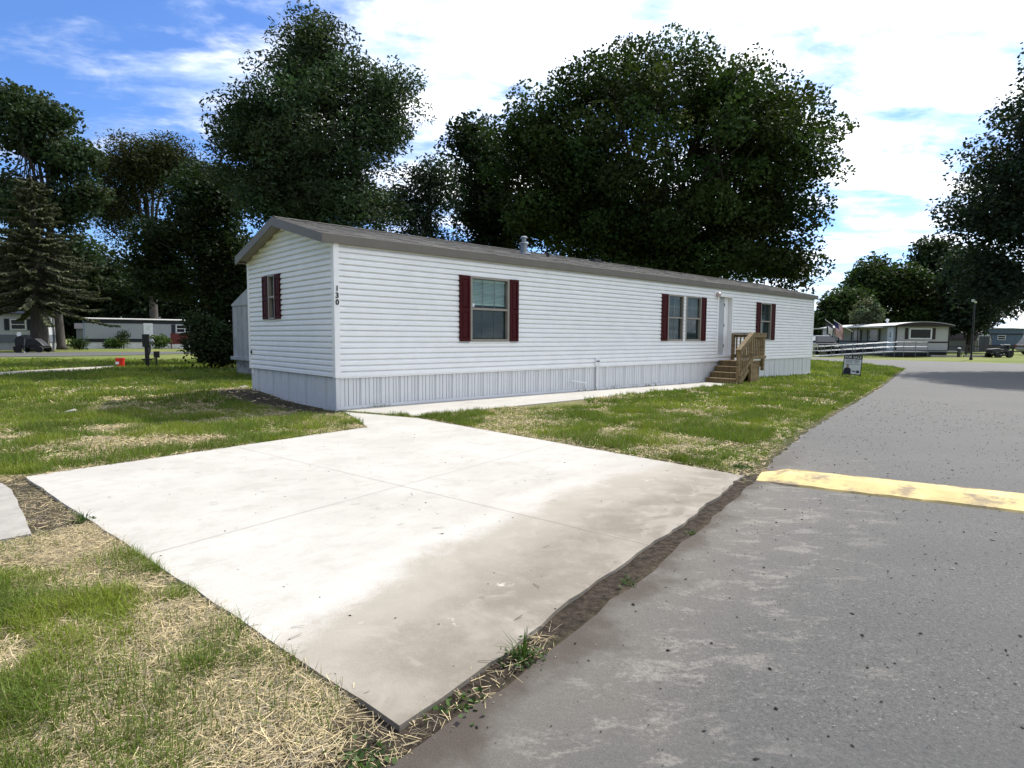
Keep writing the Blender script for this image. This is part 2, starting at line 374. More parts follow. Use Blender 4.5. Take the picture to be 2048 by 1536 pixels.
def asphalt_mat():
    m, t, b = newmat('asphalt')
    tc = N(t, 'ShaderNodeTexCoord'); v = tc.outputs['Object']
    sp = noise(t, v, 210, 3, .8); big = noise(t, v, .7, 5, .6)
    c = mixcol(t, maprange(t, sp, .30, .72, 0, 1, False), (.034, .033, .032), (.145, .141, .136))
    sp3 = noise(t, v, 62, 5, .78)
    c = mixcol(t, maprange(t, sp3, .30, .50, .85, 0), c, (.016, .022, .022)); c = mixcol(t, maprange(t, sp3, .57, .72, 0, .9), c, (.29, .265, .255))
    vo = N(t, 'ShaderNodeTexVoronoi'); t.links.new(v, vo.inputs['Vector']); vo.inputs['Scale'].default_value = 38
    c = mixcol(t, math_node(t, 'MULTIPLY', maprange(t, vo.outputs['Distance'], .15, .07, 0, .8), maprange(t, noise(t, v, 5, 4, .7), .50, .62, 0, 1)), c, (.36, .35, .34))
    c = mixcol(t, maprange(t, big, .35, .7, 0, .35), c, (.105, .101, .096))
    # long tyre-polished and weathered streaks along the road
    mp = N(t, 'ShaderNodeMapping'); t.links.new(v, mp.inputs[0]); mp.inputs['Rotation'].default_value = (0, 0, R(-55)); mp.inputs['Scale'].default_value = (.16, 1.3, 1)
    mpb = N(t, 'ShaderNodeMapping'); t.links.new(v, mpb.inputs[0]); mpb.inputs['Rotation'].default_value = (0, 0, R(-20)); mpb.inputs['Scale'].default_value = (.75, 1.5, 1)
    c = mixcol(t, maprange(t, noise(t, mp.outputs[0], 1.2, 4, .6), .42, .62, 0, .35), c, (.072, .072, .071))
    # mud tracked out of the driveway: distance from the drive's edge, broken up
    mp2 = N(t, 'ShaderNodeMapping'); t.links.new(v, mp2.inputs[0]); mp2.vector_type = 'POINT'
    mp2.inputs['Rotation'].default_value = (0, 0, R(-55.08))
    sp2 = N(t, 'ShaderNodeSeparateXYZ'); t.links.new(mp2.outputs[0], sp2.inputs[0])
    dist = math_node(t, 'SUBTRACT', 1.366, sp2.outputs[1])
    wob = math_node(t, 'ADD', dist, math_node(t, 'MULTIPLY', math_node(t, 'SUBTRACT', noise(t, v, 1.6, 5, .6), .5), 1.1))
    along = math_node(t, 'MULTIPLY', maprange(t, sp2.outputs[0], 8.5, 5.2, 0, 1), maprange(t, sp2.outputs[0], -1.5, .6, .5, 1))
    mud = math_node(t, 'MULTIPLY', maprange(t, wob, 1.15, .18, 0, .62), along)
    c = mixcol(t, mud, c, mixcol(t, sp, (.105, .094, .078), (.195, .176, .148)))
    patch = maprange(t, noise(t, mpb.outputs[0], 4.2, 9, .78, .35), .51, .60, 0, .8)
    pm = math_node(t, 'MULTIPLY', math_node(t, 'MULTIPLY', patch, along), math_node(t, 'MULTIPLY', maprange(t, wob, 1.35, .7, 0, .6), maprange(t, wob, .15, .45, 0, 1)))
    c = mixcol(t, math_node(t, 'MULTIPLY', pm, maprange(t, sp3, .38, .56, .25, 1)), c, (.30, .275, .24))
    edge = math_node(t, 'MULTIPLY', maprange(t, wob, .34, .12, 0, .92), along)
    c = mixcol(t, edge, c, (.062, .048, .037))
    t.links.new(c, b.inputs['Base Color']); b.inputs['Roughness'].default_value = .82; b.inputs['Specular IOR Level'].default_value = .35
    bn = N(t, 'ShaderNodeBump'); bn.inputs['Strength'].default_value = .6; bn.inputs['Distance'].default_value = .007
    t.links.new(math_node(t, 'ADD', sp, sp3), bn.inputs['Height']); t.links.new(bn.outputs[0], b.inputs['Normal'])
    return m
m_asphalt = asphalt_mat()

def concrete_mat():
    m, t, b = newmat('driveway_concrete')
    tc = N(t, 'ShaderNodeTexCoord'); v = tc.outputs['Object']
    mp = N(t, 'ShaderNodeMapping'); t.links.new(v, mp.inputs[0]); mp.inputs['Rotation'].default_value = (0, 0, R(-55.08))
    sp = N(t, 'ShaderNodeSeparateXYZ'); t.links.new(mp.outputs[0], sp.inputs[0])
    a, q = sp.outputs[0], sp.outputs[1]               # along the road, away from it
    n1 = noise(t, v, 1.0, 6, .6); n2 = noise(t, v, 60, 4, .7); n3 = noise(t, mp.outputs[0], 7, 5, .6)
    c = mixcol(t, maprange(t, n1, .3, .7, 0, 1), (.40, .382, .348), (.485, .464, .426))
    c = mixcol(t, maprange(t, n3, .48, .72, 0, .35), c, (.31, .29, .255))
    c = mixcol(t, maprange(t, noise(t, v, 2.6, 7, .68, .5), .52, .70, 0, .42), c, (.30, .275, .24))
    mpq = N(t, 'ShaderNodeMapping'); t.links.new(mp.outputs[0], mpq.inputs[0]); mpq.inputs['Scale'].default_value = (3, 95, 1)
    broom = noise(t, mpq.outputs[0], 1.0, 3, .6); c = mixcol(t, maprange(t, broom, .35, .65, 0, .22), c, (.31, .29, .26))
    # run-off of brown silt near the road: an uneven arc, paler towards its ends
    dist = math_node(t, 'SUBTRACT', q, 1.366)
    ac = math_node(t, 'SUBTRACT', a, 3.6)
    arc = math_node(t, 'ADD', dist, math_node(t, 'MULTIPLY', math_node(t, 'MULTIPLY', ac, ac), .055))
    arc = math_node(t, 'ADD', arc, math_node(t, 'MULTIPLY', math_node(t, 'SUBTRACT', noise(t, v, .9, 5, .6), .5), .7))
    arc = math_node(t, 'ADD', arc, math_node(t, 'MULTIPLY', math_node(t, 'SUBTRACT', noise(t, mp.outputs[0], 4.0, 8, .70, .6), .5), .42))
    arc = math_node(t, 'ADD', arc, math_node(t, 'MULTIPLY', math_node(t, 'SUBTRACT', noise(t, v, 120, 2, .6), .5), .22))
    d1 = maprange(t, arc, 1.18, .86, 0, .90); d2 = maprange(t, arc, .85, .30, 0, .85)
    c = mixcol(t, math_node(t, 'MULTIPLY', maprange(t, arc, 1.75, 1.35, 0, .42), maprange(t, a, 2.2, 3.6, 0, 1)), c, (.335, .305, .265))
    c = mixcol(t, math_node(t, 'MULTIPLY', maprange(t, arc, 1.40, 1.20, 0, .45), maprange(t, a, 5.6, 4.2, 0, 1)), c, (.53, .508, .47))
    silt = mixcol(t, n3, (.235, .210, .168), (.325, .292, .240))
    c = mixcol(t, d1, c, silt); c = mixcol(t, math_node(t, 'MULTIPLY', d2, maprange(t, noise(t, v, 2.2, 5, .65), .3, .6, .3, 1)), c, (.155, .130, .102))
    swirl = maprange(t, noise(t, mp.outputs[0], 2.2, 4, .6, 1.5), .52, .66, 0, .45)
    c = mixcol(t, math_node(t, 'MULTIPLY', swirl, maprange(t, arc, 1.6, .9, 0, 1)), c, (.36, .325, .28))
    # places where the silt has been scuffed off
    sc = maprange(t, noise(t, v, 5.2, 6, .62, .4), .655, .70, 0, .8)
    c = mixcol(t, math_node(t, 'MULTIPLY', sc, maprange(t, arc, .95, .6, 0, .75)), c, (.56, .52, .46))
    c = mixcol(t, maprange(t, n2, .25, .75, -.0, .22, False), c, (.28, .26, .23))
    t.links.new(c, b.inputs['Base Color']); b.inputs['Roughness'].default_value = .85; b.inputs['Specular IOR Level'].default_value = .25
    bn = N(t, 'ShaderNodeBump'); bn.inputs['Strength'].default_value = .35; bn.inputs['Distance'].default_value = .005
    t.links.new(n2, bn.inputs['Height']); t.links.new(bn.outputs[0], b.inputs['Normal'])
    return m
m_drive = concrete_mat()
m_yellow = P('yellow_road_paint', (.62, .47, .19), .75, .16, 3, .5, 120, dirt=((.21, .16, .11), 4.0, .47, .64, .85))

# ------------------------------------------------------------------ ground, road, drive
def build_ground():
    def axis(lo, hi, step, far):
        c = list(np.arange(lo, hi + 1e-6, step)); e = step
        a = c[0]; L = []
        while a > -far: e *= 1.35; a -= e; L.append(a)
        e = step; a = c[-1]; U = []
        while a < far: e *= 1.35; a += e; U.append(a)
        return np.array(L[::-1] + c + U)
    xs = axis(-14, 14, .12, 900); ys = axis(.8, 22, .12, 900)
    X, Y = np.meshgrid(xs, ys); x = X.ravel(); y = Y.ravel()
    z = gz(x, y) + .03 * (fbm(x, y, 2.5, 40) - .5) * np.exp(-np.hypot(x, y) / 30)
    under = inpoly(x, y, DRIVE) | inpoly(x, y, WALK) | inpoly(x, y, ROAD) | inpoly(x, y, HOUSE) | inpoly(x, y, LROAD) | inpoly(x, y, LPATH) | inpoly(x, y, SLAB)
    gd = linedist(x, y, [DRIVE[5], DRIVE[4]]); ed = np.full(len(x), 1e9)
    for pl_ in (DRIVE, WALK, ROAD, SLAB, LROAD, LPATH): ed = np.minimum(ed, linedist(x, y, list(pl_) + [pl_[0]]))
    z = np.where(under & (ed <= .17), gz(x, y) - .004, z); z = np.where((~under) & (ed < .12), np.maximum(z, gz(x, y) + .004), z)
    z = np.where(under & (gd > .28) & (ed > .17), gz(x, y) - .03, z)
    z = np.where(gd < .22, gz(x, y) + .002 + .018 * (fbm(x, y, .2, 44, 2) - .5), z)
    me = bpy.data.meshes.new('ground'); nx, ny = len(xs), len(ys)
    idx = np.arange(nx * ny).reshape(ny, nx)
    q = np.stack([idx[:-1, :-1], idx[:-1, 1:], idx[1:, 1:], idx[1:, :-1]], -1).reshape(-1, 4)
    me.vertices.add(nx * ny); me.vertices.foreach_set('co', np.stack([x, y, z], 1).astype(np.float32).ravel())
    me.loops.add(q.size); me.loops.foreach_set('vertex_index', q.ravel().astype(np.int32))
    me.polygons.add(len(q)); me.polygons.foreach_set('loop_start', np.arange(0, q.size, 4, dtype=np.int32)); me.update(calc_edges=True)
    me.polygons.foreach_set('use_smooth', [True] * len(q))
    for nm, val in (('straw', straw_mask(x, y)), ('dirt', dirt_mask(x, y))):
        a = me.attributes.new(nm, 'FLOAT', 'POINT'); a.data.foreach_set('value', val.astype(np.float32))
    me.materials.append(m_ground)
    o = bpy.data.objects.new('ground', me); link(o); tag(o, kind='structure')
build_ground()

def slab(name, poly, top, thick, mat, kind='structure', jitter=0.0, sub=.25, seed=1):
    """a slab following the ground, edges subdivided and slightly ragged"""
    rs = np.random.default_rng(seed); pts = []
    n = len(poly)
    for i in range(n):
        a = np.array(poly[i]); b = np.array(poly[(i + 1) % n]); L = np.hypot(*(b - a)); k = max(1, int(L / sub)) if L < 60 else 1
        d = (b - a) / L; nrm = np.array([-d[1], d[0]])
        for j in range(k):
            p = a + (b - a) * j / k
            if jitter and j: p = p + nrm * jitter * (rs.random() - .5) * 2
            pts.append(tuple(p))
    import bmesh
    bm = bmesh.new(); vt = [bm.verts.new((x, y, g0(x, y) + top)) for x, y in pts]
    f = bm.faces.new(vt)
    bmesh.ops.triangulate(bm, faces=[f])
    if bm.faces and sum(fc.normal.z for fc in bm.faces) < 0: bmesh.ops.reverse_faces(bm, faces=bm.faces)
    ext = bmesh.ops.extrude_edge_only(bm, edges=[e for e in bm.edges if e.is_boundary])
    for v in ext['geom']:
        if isinstance(v, bmesh.types.BMVert): v.co.z -= thick
    bmesh.ops.recalc_face_normals(bm, faces=bm.faces)
    me = bpy.data.meshes.new(name); bm.to_mesh(me); bm.free(); me.materials.append(mat)
    o = bpy.data.objects.new(name, me); link(o); tag(o, kind=kind); return o
def road_sheet():
    # the road as a fine grid clipped to its outline would be heavy; a triangulated outline is enough, it is flat
    return slab('road', ROAD, .012, .07, m_asphalt, jitter=.025, sub=.16, seed=4)
road_sheet()
dr = slab('driveway', DRIVE_W, .022, .12, m_drive, jitter=.008, sub=.2, seed=5)
slab('walkway', WALK, .018, .12, m_drive, jitter=.004, sub=.4, seed=6)
slab('concrete_pad', SLAB, .03, .10, m_conc, jitter=.006, sub=.2, seed=8)
slab('side_road', LROAD, .014, .06, m_asphalt, jitter=.06, sub=.8, seed=9)
slab('gravel_path', LPATH, .010, .05, P('pale_gravel', (.40, .36, .29), .9, .25, 5, .5, 70), jitter=.12, sub=.35, seed=10)
# saw-cut joints of the drive: dark thin strips just above the slab
def joint(a, b):
    a = Vector((*a, .0245)); b = Vector((*b, .0245)); d = (b - a).normalized(); s = Vector((-d.y, d.x, 0)) * .0022
    return [tuple(a - s), tuple(b - s), tuple(b + s), tuple(a + s)]
jm = MB()
for (i0, t0), (i1, t1) in (((0, .56), (3, .56)), ((0, .0), (0, .0))):
    if t0 == 0: continue
    a = np.array(DRIVE[0]) * (1 - t0) + np.array(DRIVE[5]) * t0; b = np.array(DRIVE[3]) * (1 - t1) + np.array(DRIVE[4]) * t1
    jm.add(joint(a, b), [(0, 1, 2, 3)])
a = (np.array(DRIVE[1]) + np.array(DRIVE[0])) / 2; b = (np.array(DRIVE[5]) * .52 + np.array(DRIVE[4]) * .48)
jm.add(joint(a, b), [(0, 1, 2, 3)])
o = jm.build('control_joint', P('joint_dirt', (.37, .345, .315), .9, .2), dr)

def hump():
    a = np.array((2.32, 5.55)); b = np.array((8.2, 2.20)); d = (b - a) / np.hypot(*(b - a)); nrm = np.array([-d[1], d[0]])
    prof = [(-.31, .010), (-.295, .030), (-.23, .050), (-.222, .044), (-.12, .078), (-.112, .070), (0, .088), (.10, .076), (.108, .080), (.20, .054), (.27, .026), (.285, .010)]
    L = np.hypot(*(b - a)); n = 60; mb = MB(); vs = []; rs = np.random.default_rng(3)
    for i in range(n + 1):
        s = i / n * L; endf = float(sstep(0, .22, s)); wj = (rs.random() - .5) * .03
        for q, z in prof:
            pt = a + d * s + nrm * (q * (.72 + .28 * endf) + (wj if abs(q) > .25 else 0)); vs.append((pt[0], pt[1], g0(*pt) + .008 + (z - .008) * (.15 + .85 * endf) + .004 * (rs.random() - .5)))
    k = len(prof)
    fs = [(i * k + j, (i + 1) * k + j, (i + 1) * k + j + 1, i * k + j + 1) for i in range(n) for j in range(k - 1)]
    mb.add(vs, fs); o = mb.build('speed_hump', m_yellow, smooth=False)
    tag(o, 'worn yellow painted speed hump lying across the asphalt road', 'speed hump')
hump()

# ------------------------------------------------------------------ the white mobile home
WHITE = empty('mobile_home', (AX, AY, 0), YAW, 'long white vinyl sided mobile home with maroon shutters and grey shingle roof', 'mobile home')
Z0, Z1 = .579, 2.819                     # bottom and top of the siding
NC = 22; CH = (Z1 - Z0) / NC
RIDGE_Z, EAVE_Z, EO, RO_ = 3.545, 2.99, .075, .24
SL = (RIDGE_Z - EAVE_Z) / (HW / 2 + EO)
front_open = [(2.905, 3.953, 1.195, 2.51), (9.975, 10.77, 1.21, 2.515), (10.91, 11.735, 1.21, 2.515), (12.785, 13.64, .745, 2.595), (15.63, 16.44, 1.235, 2.52)]
gable_open = [(2.55, 2.905, 1.605, 2.52)]

def wall_boxes(mb, u0, u1, z0, z1, opens, put):
    cuts = sorted({u0, u1, *[o[0] for o in opens], *[o[1] for o in opens]})
    for a, b in zip(cuts[:-1], cuts[1:]):
        mid = (a + b) / 2; ops = sorted([(o[2], o[3]) for o in opens if o[0] < mid < o[1]])
        z = z0
        for lo, hi in ops:
            if lo > z: put(a, b, z, lo)
            z = hi
        if z < z1: put(a, b, z, z1)
mb = MB(); wall_boxes(mb, 0.0, HL, Z0, Z1 + .08, front_open, lambda a, b, c, d: mb.box(a, b, 0.006, .10, c, d))
wall_f = mb.build('wall', m_wall, WHITE)
mb = MB(); wall_boxes(mb, .10, HW - .10, Z0, Z1 + .08, gable_open, lambda a, b, c, d: mb.box(0.006, .10, a, b, c, d))
mb.prism([(0.0, Z1 + .08), (HW, Z1 + .08), (HW / 2, RIDGE_Z - .12)], lambda a, b: (0.008, a, b), lambda a, b: (.1, a, b))
wall_g = mb.build('wall', m_wall, WHITE)
mb = MB(); mb.box(HL - .1, HL, .1, HW - .1, .45, Z1 + .08); mb.prism([(0.0, Z1 + .08), (HW, Z1 + .08), (HW / 2, RIDGE_Z - .12)], lambda a, b: (HL - .1, a, b), lambda a, b: (HL - .004, a, b))
mb.build('wall', m_siding, WHITE)
MB().box(0, HL, HW - .1, HW, .45, Z1 + .08).build('wall', m_siding, WHITE)
MB().box(.1, HL - .1, .1, HW - .1, .46, .60).build('floor', m_room, WHITE)
MB().box(.1, HL - .1, .1, HW - .1, 2.75, 2.78).build('ceiling', m_room, WHITE)
MB().box(.1, HL - .1, 1.9, 2.0, .6, 2.75).build('inner_wall', m_room, WHITE)

def course_prof(z, h):
    # (outward, z): lower lip, flared face with a shallow step half way, tucked under the course above
    return [(-.002, z + .0155), (.022, z + .0145), (.026, z + .001), (.0295, z + .003), (.0275, z + .056), (.0225, z + .067), (.009, z + .083), (-.001, z + h - .004), (-.003, z + h + .015)]
def course_spans(u0, u1, z, opens):
    sp = [(u0, u1)]
    for a, b, lo, hi in opens:
        if lo - .02 < z + CH / 2 < hi + .02:
            nsp = []
            for s, e in sp:
                if b <= s or a >= e: nsp.append((s, e)); continue
                if a > s: nsp.append((s, a))
                if b < e: nsp.append((b, e))
            sp = nsp
    return sp
def add_course(mb, s, e, z, h, fn, off=0.0):
    pr = course_prof(z, h); n = len(pr)
    vs = [fn(s, d + off, zz) for d, zz in pr] + [fn(e, d + off, zz) for d, zz in pr]
    mb.add(vs, [(i, n + i, n + i + 1, i + 1) for i in range(n - 1)] + [tuple(range(n)), tuple(range(2 * n - 1, n - 1, -1))])
rs = random.Random(5)
ff = lambda u, d, z: (u, -d, z)
fg = lambda u, d, z: (-d, HW - u, z)          # gable, u runs from the rear corner to the near corner
for i in range(NC):
    z = Z0 + i * CH; mb = MB()
    if i % 2 == 0: seams = sorted([((i * 1.37) % 3.6) + 3.66 * k for k in range(1, 6)])
    for s, e in course_spans(.052, HL - .052, z, front_open):
        cuts = [s] + [q for q in seams if s + .3 < q < e - .3] + [e]
        for k, (a, b) in enumerate(zip(cuts[:-1], cuts[1:])):
            mb = MB(); add_course(mb, a, b + (.012 if b != e else 0), z, CH, ff, .0012 * (k % 2)); mb.build('siding_board', m_siding, wall_f)
for i in range(NC + 6):
    z = Z0 + i * CH; mb = MB()
    lo, hi = .05, HW - .05
    if z > Z1 - .01:
        half = (RIDGE_Z - .115 - (z + CH * .5)) / SL - .02
        if half < .08: break
        lo, hi = HW / 2 - half, HW / 2 + half
    go = [(HW - b, HW - a, c, d) for a, b, c, d in gable_open]
    for s, e in course_spans(lo, hi, z, go):
        mb = MB(); add_course(mb, s, e, z, CH, fg); mb.build('siding_board', m_siding, wall_g)
# corner posts
for (cx, cy, sx, sy) in ((0, 0, 1, 1), (0, HW, 1, -1), (HL, 0, -1, 1)):
    mb = MB(); t = .034; wv = .068
    mb.box(min(cx - sx * t, cx + sx * wv), max(cx - sx * t, cx + sx * wv), min(cy - sy * t, cy), max(cy - sy * t, cy), Z0 - .01, Z1 + .05)
    mb.box(min(cx - sx * t, cx), max(cx - sx * t, cx), min(cy, cy + sy * wv), max(cy, cy + sy * wv), Z0 - .01, Z1 + .05)
    mb.build('corner_post', m_trimw, WHITE, bevel=.003)
MB().box(.06, HL - .06, -.024, -.001, Z0 - .022, Z0 - .001).build('starter_strip', m_trimw, WHITE)

# skirting panels
def skirt_mesh():
    wd = .4034; pr = []
    def rib(x, d=.012, r=.008): pr.extend([(x - r, 0), (x - r * .45, -d), (x + r * .45, -d), (x + r, 0)])
    pr.append((0, .004))
    for x in (.035, .062, .155, .225, .318, .375): rib(x, .024 if x in (.062, .225) else .017)
    pr.append((wd - .001, 0.004))
    vs = [(x, -d, -.16) for x, d in pr] + [(x, -d, Z0 - .012) for x, d in pr]; n = len(pr)
    return vs, [(i, i + 1, n + i + 1, n + i) for i in range(n - 1)]
sv, sf = skirt_mesh(); sme = bpy.data.meshes.new('skirting_panel'); sme.from_pydata(sv, [], sf); sme.materials.append(m_skirt)
MB().box(.02, HL - .02, .035, .05, -.2, .5).build('skirting_backing', m_track, WHITE)
MB().box(.02, .04, .05, HW - .02, -.2, .5).build('skirting_backing', m_track, WHITE)
for i in range(50):
    o = bpy.data.objects.new('skirting_panel', sme); link(o, WHITE); o.location = (i * .4034, .008 + .003 * (i % 2), 0)
for i in range(10):
    o = bpy.data.objects.new('skirting_panel', sme); link(o, WHITE); o.location = (.012 + .003 * (i % 2), HW - .0 - i * .4034, 0); o.rotation_euler = (0, 0, -math.pi / 2)
for x in (HL,): MB().box(HL - .02, HL - .005, 0.02, HW, -.2, Z0 - .01).build('skirting_panel', m_skirt, WHITE)
MB().box(0, HL, HW - .02, HW - .005, -.2, Z0 - .01).build('skirting_panel', m_skirt, WHITE)
mb = MB()
for i in range(40):
    x0, x1 = HL * i / 40, HL * (i + 1) / 40; za, zb = g0(*h2w(x0, 0)) + .02, g0(*h2w(x1, 0)) + .02
    mb.add([(x0, -.022, za), (x1, -.022, zb), (x1, -.022, zb + .05), (x0, -.022, za + .05), (x0, 0, za + .05), (x1, 0, zb + .05)], [(0, 1, 2, 3), (3, 2, 5, 4)])
mb.build('bottom_track', m_skirt, WHITE)
MB().box(-.018, .05, -.020, .05, -.1, Z0 - .012).build('skirting_corner', m_skirt, WHITE)

# roof
def roof():
    rf = MB()
    th = .03
    y0, y1, ym = -EO, HW + EO, HW / 2; x0, x1 = -RO_, HL + .22
    zt = lambda y: RIDGE_Z - abs(y - ym) * SL - .012
    for a, b in ((y0, ym), (ym, y1)):
        rf.add([(x0 + .02, a, zt(a)), (x1 - .02, a, zt(a)), (x1 - .02, b, zt(b)), (x0 + .02, b, zt(b)), (x0 + .02, a, zt(a) - th), (x1 - .02, a, zt(a) - th), (x1 - .02, b, zt(b) - th), (x0 + .02, b, zt(b) - th)],
               [(0, 1, 2, 3), (7, 6, 5, 4), (0, 4, 5, 1), (1, 5, 6, 2), (2, 6, 7, 3), (3, 7, 4, 0)])
    roof_o = rf.build('roof', m_dkroof, WHITE)
    slope = math.hypot(ym - y0, (ym - y0) * SL); nrow = 15; e = (ym - y0) / nrow
    for side in (0, 1):
        for i in range(nrow):
            ya = y0 + i * e - (.012 if i == 0 else 0); yb = y0 + (i + 1) * e + .03; mb = MB(); rj = random.Random(i * 7 + side)
            # tabs with uneven butts
            x = x0 + .005
            while x < x1 - .005:
                xe = min(x + rj.uniform(.26, .36), x1 - .005); lift = rj.uniform(.006, .012); dy = rj.uniform(-.006, .006)
                pts = []
                yb2 = min(yb, ym)
                for (yy, zz) in ((ya + dy, lift), (yb2, .001)):
                    Y = yy if side == 0 else HW - yy
                    z = RIDGE_Z - (ym - yy) * SL - .010 + zz; pts.append((Y, z))
                (Ya, za), (Yb, zb) = pts
                vs = [(x, Ya, za), (xe - .003, Ya, za), (xe - .003, Yb, zb), (x, Yb, zb), (x, Ya, za - .012), (xe - .003, Ya, za - .012)]
                fs = [(0, 1, 2, 3), (4, 5, 1, 0)] if side == 0 else [(3, 2, 1, 0), (0, 1, 5, 4)]
                mb.add(vs, fs); x = xe
            mb.build('shingle_course', m_shingle, roof_o)
    mb = MB(); x = x0
    while x < x1 - .01:
        xe = min(x + .29, x1)
        for s in (-1, 1):
            vs = [(x, ym, RIDGE_Z + .010), (xe - .004, ym, RIDGE_Z + .004), (xe - .004, ym + s * .14, RIDGE_Z - .14 * SL + .004), (x, ym + s * .14, RIDGE_Z - .14 * SL + .008)]
            mb.add(vs, [(0, 1, 2, 3) if s > 0 else (3, 2, 1, 0)])
        x = xe
    mb.build('ridge_cap', m_shingle, roof_o)
    fh = .145
    for y in (y0, y1):
        yy = (y - .016, y) if y < 0 else (y, y + .016)
        MB().box(x0 + .002, x1 - .002, yy[0], yy[1], EAVE_Z - fh - .010, EAVE_Z - .004).build('fascia', m_fascia, WHITE, bevel=.003)
        MB().box(x0 + .03, x1 - .03, min(y, 0 if y < 0 else HW) + .001, max(y, 0 if y < 0 else HW) - .001, EAVE_Z - fh - .004, EAVE_Z - fh + .010).build('soffit', m_soffit, WHITE)
    for xx in (x0, x1):
        for s in (0, 1):
            a, b = (y0 - .016, ym) if s == 0 else (ym, y1 + .016)
            xa, xb = (xx - .016, xx + .002) if xx < 0 else (xx - .002, xx + .016); mb = MB()
            zf = lambda y: RIDGE_Z - abs(y - ym) * SL - .008
            vs = [(X, Y, zf(Y) - d) for X in (xa, xb) for Y, d in ((a, fh + .01), (b, fh + .03), (b, 0), (a, 0))]
            mb.add(vs, [(0, 3, 2, 1), (4, 5, 6, 7), (0, 1, 5, 4), (1, 2, 6, 5), (2, 3, 7, 6), (3, 0, 4, 7)])
            mb.build('rake_board', m_fascia, WHITE)
            # sloped soffit under the overhang
            mb = MB(); xi, xo = (0.0, x0 + .003) if xx < 0 else (HL, x1 - .003)
            lo = min(xi, xo); hi = max(xi, xo)
            za = lambda y: RIDGE_Z - abs(y - ym) * SL - fh * .86
            A_, B_ = (y0 + .002, ym) if s == 0 else (ym, y1 - .002)
            mb.add([(lo, A_, za(A_)), (hi, A_, za(A_)), (hi, B_, za(B_)), (lo, B_, za(B_)), (lo, A_, za(A_) + .01), (hi, A_, za(A_) + .01), (hi, B_, za(B_) + .01), (lo, B_, za(B_) + .01)],
                   [(0, 3, 2, 1), (4, 5, 6, 7), (0, 1, 5, 4), (1, 2, 6, 5), (2, 3, 7, 6), (3, 0, 4, 7)])
            mb.build('soffit', m_soffit, WHITE)
    return roof_o
roof()
# vents on the roof
vz = RIDGE_Z - abs(1.2 - HW / 2) * SL
v = MB().lathe([(.085, -.05), (.085, .20), (.10, .20), (.10, .225), (.125, .235), (.115, .255), (.055, .275), (.055, .365), (.09, .37), (.085, .395), (.05, .415), (.0, .42)], 20, (5.55, 1.2, vz)).build('flue_vent', m_galv, WHITE, smooth=False)
MB().lathe([(.16, -.03), (.15, .012), (.09, .03)], 20, (5.57, 1.19, vz)).build('flashing', m_galv, v)
vz2 = RIDGE_Z - abs(1.35 - HW / 2) * SL
MB().lathe([(.045, -.05), (.045, .09), (.0, .092)], 12, (6.55, 1.35, vz2)).build('plumbing_vent', m_black, WHITE)
MB().box(8.9, 9.2, 1.75, 2.0, 3.47, 3.56).build('plumbing_vent', m_dkroof, WHITE)

